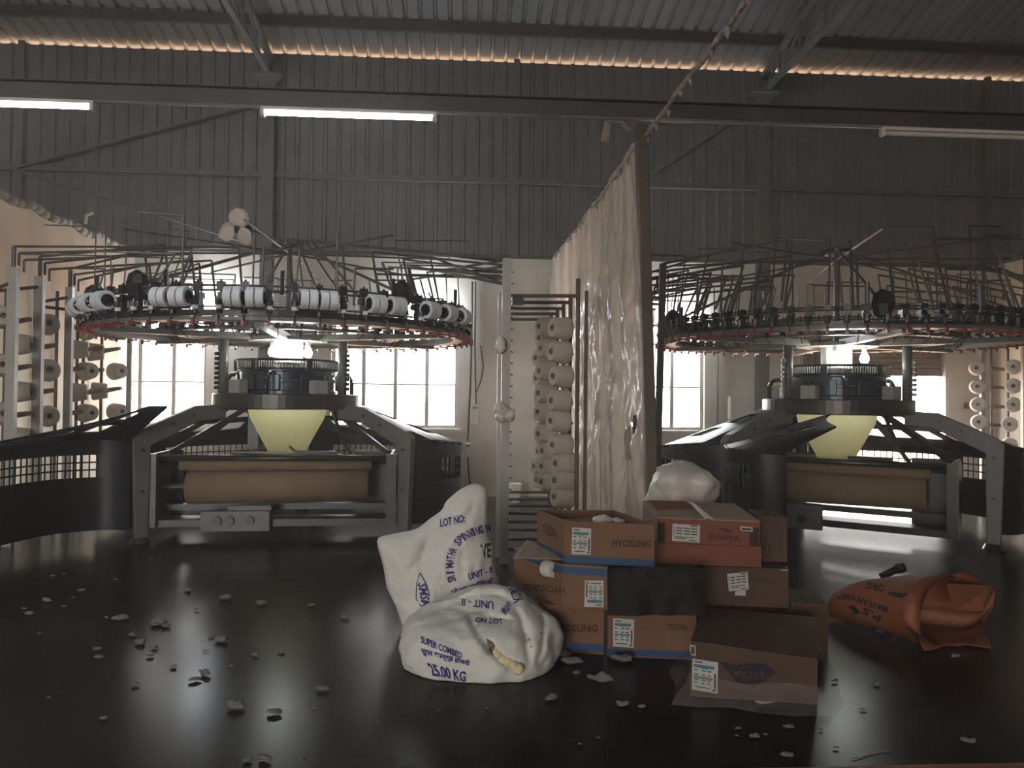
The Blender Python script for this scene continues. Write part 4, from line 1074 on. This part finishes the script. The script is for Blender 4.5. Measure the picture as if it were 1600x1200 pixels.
wrinkle(mb, .014, 6, 1, (1.3, 1, .8)); wrinkle(mb, .006, 17, 4, (1.4, 1, .6)); wrinkle(mb, .003, 40, 9)
for v in mb.v: v.y -= .022 * (.5 - abs(noise.noise(Vector((v.x * 5 + v.z * 4, v.z * 7 - v.x * 3, 2))))) + .010 * (.5 - abs(noise.noise(Vector((v.x * 14 - v.z * 6, v.z * 12, 5)))))
for pl, d, w_, s in (([(668, 838), (655, 870), (630, 905)], .022, 7, .01), ([(700, 800), (672, 830), (662, 860), (657, 900)], .02, 6, .012), ([(735, 765), (712, 790), (704, 815)], .016, 4, .008),
                     ([(745, 770), (735, 800), (722, 815)], .01, 4, 0), ([(604, 925), (640, 950), (700, 960)], .02, 5, .012), ([(612, 950), (640, 965), (690, 975)], .018, 5, .01), ([(640, 985), (660, 965), (690, 962)], .012, 4, 0),
                     ([(690, 800), (700, 808), (735, 800), (758, 785)], .012, 5, -.008), ([(595, 870), (620, 860), (650, 835)], .012, 6, .006)):
    crease(mb, pl, d, w_, s)
for v in mb.v: v.z = max(v.z, .004)
tS = mb.build('woven_sack', 'sack', smooth=True, label='tall white woven sack with violet printing leaning behind the low sack', cat='sack', group='white printed sacks')
trS = bvh(tS)
lettering('LOT NO:', [(687, 811), (726, 803), (727, 816), (688, 824)], trS, 'violet', tS, .007, fall=4.8)
arc = [(705, 914), (700, 901), (697, 888), (698, 874), (703, 860), (711, 847), (722, 836), (735, 828), (748, 824), (762, 821), (770, 820)]
def arc_text(s, arc, hh, ww, tree, m, parent):
    L = [0]
    for a, b in zip(arc, arc[1:]): L.append(L[-1] + math.hypot(b[0] - a[0], b[1] - a[1]))
    tot = L[-1]; mb = MB(); adv = tot / len(s)
    for i, chh in enumerate(s):
        if chh == ' ': continue
        d = (i + .5) * adv; k = max(j for j in range(len(L)) if L[j] <= d); k = min(k, len(arc) - 2)
        f = (d - L[k]) / (L[k + 1] - L[k]); x = arc[k][0] + (arc[k + 1][0] - arc[k][0]) * f; y = arc[k][1] + (arc[k + 1][1] - arc[k][1]) * f
        tx, ty = (arc[k + 1][0] - arc[k][0]), (arc[k + 1][1] - arc[k][1]); n_ = math.hypot(tx, ty); tx /= n_; ty /= n_; nx, ny = ty, -tx
        w2 = ww * (.25 if chh == 'I' else (.55 if chh == 'M' else .42))
        w3 = w2 * 1.3; q = [(x - tx * w3 + nx * hh, y - ty * w3 + ny * hh), (x + tx * w3 + nx * hh, y + ty * w3 + ny * hh), (x + tx * w2, y + ty * w2), (x - tx * w2, y - ty * w2)]
        vs, fs = text_tris(chh); lay(mb, tree, [quadmap(q, u, v) for u, v in vs], fs, .007, 4.8)
    return mb.build('lettering', m, parent)
arc_text('SRI MATHA SPINNING M', [(713, 908), (710, 896), (709, 883), (711, 868), (716, 856), (723, 848), (733, 841), (745, 836), (757, 833), (767, 831)], 13, 6, trS, 'violet', tS)
lettering('VE', [(750, 851), (767, 848), (767, 871), (753, 873)], trS, 'blackink', tS, .007, fall=4.8)
lettering('UNIT - II', [(731, 896), (769, 885), (769, 895), (733, 907)], trS, 'violet', tS, .007, fall=4.8)
lettering('श्री माथा स्पिनिंग मि', [(703, 921), (772, 901), (773, 913), (705, 931)], trS, 'violet', tS, .007, fall=4.8)
lettering('SMSM', [(667, 912), (673, 950), (659, 948), (652, 911)], trS, 'violet', tS, .007, fall=4.8)
mb = MB(); hx = [(656, 895), (664, 909), (671, 929), (672, 960), (657, 947), (650, 935), (651, 912), (656, 895)]
for (ax, ay), (bx, by) in zip(hx, hx[1:]):
    dx, dy = bx - ax, by - ay; n_ = math.hypot(dx, dy); ox, oy = -dy / n_ * .7, dx / n_ * .7
    lay(mb, trS, [(ax + ox, ay + oy), (bx + ox, by + oy), (bx - ox, by - oy), (ax - ox, ay - oy)], [(0, 1, 2, 3)], .004, 4.8)
mb.build('emblem_outline', 'violet', tS)

# low bulging sack with its mouth folded in and torn
mb = MB(); NU, NV = 150, 70; cx, cy = .105, 4.28; vs = []
for j in range(NV + 1):
    ph = -PI / 2 + PI * j / NV
    for i in range(NU):
        th = 2 * PI * i / NU
        cp_, sp_ = math.cos(ph), math.sin(ph)
        ex = lambda q, e: math.copysign(abs(q) ** e, q)
        x = cx + .425 * ex(math.cos(th), .92) * cp_ ** .72; y = cy + .385 * ex(math.sin(th), .92) * cp_ ** .72
        z = .12 + (.185 if sp_ > 0 else .29) * ex(sp_, .85)
        z += .06 * max(0, sp_) * math.cos(th - .9)          # higher towards back right
        vs.append(Vector((x, y, z)))
fs = [(j * NU + i, j * NU + (i + 1) % NU, (j + 1) * NU + (i + 1) % NU, (j + 1) * NU + i) for j in range(NV) for i in range(NU)]
mb.add(vs, fs)
for v in mb.v:
    n_ = (v - Vector((cx, cy, .1))).normalized()
    v += n_ * (.024 * noise.noise(v * 4.2) + .010 * noise.noise(v * 11) + .004 * noise.noise(v * 26) + .026 * (.5 - abs(noise.noise(v * 6 + Vector((0, 0, 4))))) + .010 * (.5 - abs(noise.noise(v * 15))))
for pl, d, w_, s in (([(703, 950), (728, 958), (742, 985), (755, 1008), (768, 1032)], .035, 5, .03), ([(700, 946), (735, 928), (775, 925), (800, 938)], .03, 5, -.025), ([(803, 935), (818, 970), (827, 1005), (829, 1040)], .03, 4.5, -.03),
                     ([(738, 978), (765, 962), (802, 967)], .025, 4, -.02), ([(846, 940), (852, 975), (850, 1015), (838, 1040)], .02, 4, -.015), ([(873, 1010), (855, 1030), (838, 1048)], .02, 4, 0),
                     ([(802, 965), (800, 990)], .012, 4, 0), ([(840, 1050), (820, 1040), (800, 1056)], .01, 4, .01), ([(830, 990), (822, 1010)], .014, 3, 0), ([(760, 998), (766, 1012), (785, 1032), (812, 1050)], .075, 5, .02)):
    crease(mb, pl, d, w_, s)
for v in mb.v: v.z = max(v.z, .003)
tS2 = mb.build('woven_sack', 'sack', smooth=True, label='low bulging white woven sack with a torn mouth in front of the tall sack', cat='sack', group='white printed sacks')
trS2 = bvh(tS2)
for s, q, m in (('KIRI', [(804, 943), (795, 920), (806, 914), (818, 936)], 'violet'), ('UNIT - II', [(771, 952), (721, 946), (722, 935), (771, 939)], 'violet'),
                ('SUPER COMBED', [(657, 993), (722, 1020), (721, 1030), (658, 1005)], 'violet'), ('सुपर काम्ब्ड होजरी', [(657, 1010), (735, 1032), (733, 1043), (659, 1024)], 'violet'),
                ('25.00 KG', [(666, 1035), (728, 1050), (727, 1066), (676, 1056)], 'violet'), ('LOT NO', [(784, 976), (742, 972), (743, 964), (784, 967)], 'violet'), ('MATHA', [(790, 962), (800, 945), (793, 938), (782, 953)], 'violet')):
    lettering(s, q, trS2, m, tS2, .007, fall=4.1)
mb = MB()
for (ax, ay), (bx, by) in (((826, 998), (846, 988)), ((846, 988), (832, 1010)), ((826, 998), (830, 1012))):
    dx, dy = bx - ax, by - ay; n_ = math.hypot(dx, dy); ox, oy = -dy / n_ * .7, dx / n_ * .7
    lay(mb, trS2, [(ax + ox, ay + oy), (bx + ox, by + oy), (bx - ox, by - oy), (ax - ox, ay - oy)], [(0, 1, 2, 3)], .005, 4.1)
mb.build('emblem_outline', 'violet', tS2)
# brown patch painting the shade inside the tear, and the yarn in it
mb = MB(); tear = [(759, 996), (773, 1008), (774, 1015), (790, 1026), (815, 1046), (806, 1050), (785, 1036), (768, 1022), (763, 1012)]
lay(mb, trS2, tear, [tuple(range(9))], .002, 4.1); mb.build('tear_shade', 'tubecard', tS2)
mb = MB(); pts = [(778, 1022), (786, 1029), (795, 1035), (804, 1041), (810, 1045)]
for k, (px, py) in enumerate(pts):
    h = trS2.ray_cast(CAM, ray(px, py).normalized()); p = h[0] if h[0] is not None else at(px, py, Y=4.0); p = p - ray(px, py).normalized() * .018
    mb.lathe([(0, -.034), (.020, -.026), (.030, -.004), (.024, .02), (0, .03)], p, 9, aim(Vector(), (1, -.2, -.7)))
for v in mb.v: v += Vector((noise.noise(v * 30), noise.noise(v * 30 + Vector((3, 0, 0))), noise.noise(v * 30 + Vector((0, 3, 0))))) * .008
mb.build('yarn_chunk', 'cream', smooth=True, label='cream yarn chunk poking out of the torn low sack', cat='yarn')

# orange sack lying open
RG = [((1299, 950), 4.98, 3, 8, .02), ((1306, 948), 4.96, 8, 22, .05), ((1325, 944), 4.92, 14, 31, .10), ((1355, 944), 4.84, 20, 38, .12), ((1392, 949), 4.74, 28, 46, .14), ((1425, 953), 4.66, 36, 54, .16), ((1455, 957), 4.58, 46, 60, .17), ((1478, 960), 4.53, 56, 62, .18)]
mouth = [(1556, 919), (1530, 905), (1500, 896), (1465, 902), (1447, 925), (1437, 955), (1434, 985), (1440, 1008), (1444, 1018), (1478, 1011), (1512, 1009), (1550, 1014), (1540, 985), (1537, 968), (1549, 948)]
nM = 45
def ringpt(k, i):
    (x, y), Y, hw, hh, dp = RG[k]; a = 2 * PI * i / nM
    px, py = x + hw * math.cos(a), y - hh * math.sin(a)
    p = at(px, py, Y=Y + dp * math.cos(a)); return p
rows = []
for k in range(len(RG)): rows.append([ringpt(k, i % nM) for i in range(nM + 1)])
mo = []
for i in range(nM):
    s = (i / nM * 15 + .0) % 15; a = mouth[int(s)]; b = mouth[(int(s) + 1) % 15]; f = s - int(s)
    px, py = a[0] + (b[0] - a[0]) * f, a[1] + (b[1] - a[1]) * f
    Yq = 4.50 + .16 * math.cos(2 * PI * i / nM); p = at(px, py, Y=Yq)
    if p.z < .012: p = at(px, py, Z=.012)
    mo.append(p)
rows.append([mo[i % nM] for i in range(nM + 1)])
mb = MB().grid(rows)
for v in mb.v:
    v += Vector((noise.noise(v * 7), noise.noise(v * 7 + Vector((3, 0, 0))), noise.noise(v * 9 + Vector((0, 3, 0))))) * .022
    v.z = max(v.z, .012)
tO = mb.build('woven_sack', 'orange', smooth=True, label='empty orange woven sack lying open on the floor at right', cat='sack', solid=.005)
trO = bvh(tO)
mb = MB(); q = [at(1478, 912, Y=4.36), at(1552, 915, Y=4.52), at(1520, 936, Y=4.44), at(1492, 957, Y=4.38)]
mb.add(q + [p + Vector((0, .006, 0)) for p in q], [(0, 1, 2, 3), (7, 6, 5, 4), (0, 4, 5, 1), (1, 5, 6, 2), (2, 6, 7, 3), (3, 7, 4, 0)]); mb.build('mouth_flap', 'orange', tO)
for s, q in (('MAWAN', [(1385, 958), (1338, 942), (1341, 931), (1388, 948)]), ('ORGI', [(1381, 926), (1350, 918), (1352, 908), (1383, 914)]), ('NAMITI', [(1335, 940), (1306, 935), (1310, 925), (1338, 930)]), ('2', [(1392, 992), (1403, 993), (1402, 1002), (1391, 1000)]), ('P.S', [(1374, 972), (1345, 958), (1350, 948), (1378, 962)])):
    lettering(s, q, trO, 'blackink', tO, .006, fall=4.8)
mb = MB()
for q in ([(1326, 948), (1334, 945), (1345, 958), (1322, 962)], [(1362, 978), (1372, 980), (1384, 990), (1366, 988)], [(1386, 924), (1420, 928), (1408, 935), (1390, 930)]):
    lay(mb, trO, q, [(0, 1, 2, 3)], .006, 4.8)
mb.build('dark_patch', 'blackink', tO)
mb = MB().tube(at(1376, 902, Y=5.05), at(1402, 889, Y=5.0), .025, 7).tube(at(1402, 889, Y=5.0), at(1412, 886, Y=5.0), .035, 7)
mb.build('sack_tail', 'black', label='dark twisted tail sticking up behind the orange sack', cat='scrap', smooth=True)

# white plastic bag on the floor behind the cartons
mb = MB(); vs = []
for j in range(33):
    v = j / 32; z = 1.0 * v
    for i in range(48):
        th = 2 * PI * i / 48; r = (.19 + .02 * math.sin(4 * v)) * (1 - max(0, (v - .8) / .2) ** 2) ** .5
        vs.append(Vector((1.53 + r * 1.05 * math.cos(th), 5.30 + r * math.sin(th), z + .02)))
mb.add(vs, [(j * 48 + i, j * 48 + (i + 1) % 48, (j + 1) * 48 + (i + 1) % 48, (j + 1) * 48 + i) for j in range(32) for i in range(48)])
for v in mb.v:
    n_ = Vector((v.x - 1.53, v.y - 5.3, 0)); v += n_.normalized() * (.09 * noise.noise(v * 5) + .03 * noise.noise(v * 14) + .035 * abs(noise.noise(v * 9))) if n_.length > 1e-5 else Vector(); v.z += .03 * noise.noise(v * 6); v.z = max(.003, v.z)
mb.build('plastic_bag', 'bag', smooth=True, label='white plastic bag standing behind the orange carton by the pole', cat='bag')

# ------------------------------------------------------------------ wall electrics and odds and ends
def cable(pts, r, nm, m='cable', name='cable'):
    MB().path([at(x, y, Y=WY - .02 - r) for x, y in pts], r, 6).build(name, m, label=nm, cat='cable')
cable([(738, 440), (737, 520), (735, 600), (733, 640), (731, 690)], .016, 'thick dark cable running down the back wall beside the window to the lower box')
cable([(743, 440), (742, 540), (743, 600), (744, 632)], .012, 'thin dark cable running down the back wall into the upper box')
cable([(751, 540), (755, 572), (752, 592), (745, 612)], .010, 'curved loop of dark cable on the back wall')
cable([(731, 714), (732, 735), (734, 752), (734, 772)], .014, 'short dark cable below the lower box on the back wall')
cable([(1122, 470), (1121, 600), (1121, 690)], .015, 'grey conduit on the back wall right of the right window', 'steel', 'conduit')
for px, py, sx, sz, nm, m in ((742, 647, .12, .30, 'grey upper switch box on the back wall beside the cables', 'plaster'), (731, 703, .085, .2, 'grey lower switch box on the back wall beside the cables', 'plaster'), (1514, 634, .12, .09, 'small red box on the wall right of the doorway', 'red')):
    p = at(px, py, Y=WY - .04); t = thing('switch_box', (p.x, WY, p.z - sz / 2), nm, 'switch')
    MB().box((p.x, WY - .04, p.z), (sx, .08, sz)).build('housing', m, t, bevel=.006)
    MB().box((p.x, WY - .083, p.z + sz * .3), (sx * .6, .006, .02)).build('cover_slot', 'black', t)
    MB().tube((p.x, WY - .08, p.z - sz * .1), (p.x, WY - .10, p.z - sz * .1), .018, 8).build('dial', 'white', t)
p = at(807, 781, Z=0.14)
MB().lathe([(.10, 0), (.13, .26), (.125, .26), (.097, .008), (0, .008)], (p.x, 10.6, 0), 20).lathe([(0, 0), (.10, 0)], (p.x, 10.6, 0), 20).build('plastic_tub', 'white', smooth=True, label='small white plastic tub on the floor behind the middle creel', cat='tub')

# ------------------------------------------------------------------ lint on the floor
rnd = random.Random(12)
A_ = [(235, 60, 1), (285, 50, .7), (365, 127, 1.6), (212, 175, 2.4), (328, 158, .8), (105, 208, 1.2), (135, 233, 2), (288, 198, .9), (515, 75, .9), (475, 247, 1), (535, 256, 3.2), (712, 275, 3.4), (740, 288, 2.2), (175, 318, 1), (590, 328, 2), (625, 362, 2.8), (688, 382, 1.6), (668, 420, 1.6), (432, 390, 2.0), (442, 427, 2.0), (775, 467, 1.8), (605, 550, 1.8), (870, 528, 2.6), (915, 503, 3.2), (835, 128, 2), (1005, 163, 2.8), (1165, 188, 2.6), (1392, 193, 1.6), (1540, 248, 2), (877, 213, 1.2), (943, 330, 1.6), (988, 353, 3.4), (920, 398, 1.2), (1142, 417, 2), (1255, 402, 1.5), (1030, 465, 1.2), (1440, 572, 3), (1050, 650, 4.2), (1228, 677, 3.6), (1400, 652, .9), (217, 605, 1), (462, 700, 1.9), (1105, 885, 2), (1180, 881, 3), (1360, 865, 1)]
B_ = [(80, 375, .7), (360, 318, .7), (572, 310, .7), (862, 270, 3.2), (1090, 188, 5.5), (1180, 298, 3.4), (1268, 303, 1.6), (955, 108, 4.6), (1180, 100, 5), (830, 142, 2.6), (975, 155, 2), (1070, 442, 1), (990, 470, 1), (905, 75, 4)]
C_ = [(10, 285, 2), (410, 375, 1.8), (405, 405, 1), (480, 410, 2.6), (522, 400, 1.3), (620, 370, 2.6), (752, 380, 1.1), (815, 455, 1.5), (610, 490, 3.2), (1370, 430, 3), (985, 190, 1.8), (930, 295, 1.4), (812, 178, 1.8), (1315, 75, 2.4)]
groups = [('on floor before left machine', [(x / 2.857, 880 + y / 2.857, s) for x, y, s in A_]), ('between white sacks and cartons', [(560 + x / 2.857, 1000 + y / 2.857, s) for x, y, s in B_]),
          ('around front carton and orange sack', [(1000 + x / 2.667, 1000 + y / 2.667, s) for x, y, s in C_])]
def ordn(n):
    if n <= 20: return ORD[n]
    return '%dst' % n if n % 10 == 1 else '%dnd' % n if n % 10 == 2 else '%drd' % n if n % 10 == 3 else '%dth' % n
for nm, lst in groups:
    for i, (px, py, s) in enumerate(sorted(lst)):
        p = at(px, py, Z=.0); k = p.y / 4.5
        ln = .0105 * s * k; mb = MB(); a = rnd.uniform(-.5, .5)
        NU, NV = 12, 7; vs = []
        for j in range(NV + 1):
            ph = -PI / 2 + PI * j / NV
            for q in range(NU):
                th = 2 * PI * q / NU
                v = Vector((ln * 1.25 * math.cos(th) * math.cos(ph), ln * .62 * math.sin(th) * math.cos(ph), .004 + ln * .42 * (math.sin(ph) + 1) / 1.0))
                nn_ = Vector((p.x * 31, p.y * 17, 0)); v.x += ln * .55 * noise.noise(v * (1.3 / ln) + nn_); v.z += ln * .4 * noise.noise(v * (1.6 / ln) + nn_ * 2) * (1 if ph > -.6 else 0); v.y += ln * .4 * noise.noise(v * (1.2 / ln) - nn_)
                vs.append(Matrix.Rotation(a, 3, 'Z') @ v + p)
        for v in vs: v.z = max(v.z, .001)
        mb.add(vs, [(j * NU + q, j * NU + (q + 1) % NU, (j + 1) * NU + (q + 1) % NU, (j + 1) * NU + q) for j in range(NV) for q in range(NU)])
        sz = 'tiny' if s < 1.3 else 'small' if s < 2.5 else 'large'
        mb.build('lint_tuft', 'lint', smooth=True, label='%s lint tuft %s, %s from the left' % (sz, nm, ordn(i + 1)), cat='lint', group='lint tufts ' + nm)
MB().path([at(x, y, Z=.004) for x, y in ((1330, 1186), (1345, 1183), (1358, 1178), (1375, 1174), (1392, 1173))], .0022, 5).build('yarn_thread', 'lint', label='loose curved yarn thread on the floor near the bottom edge', cat='thread')
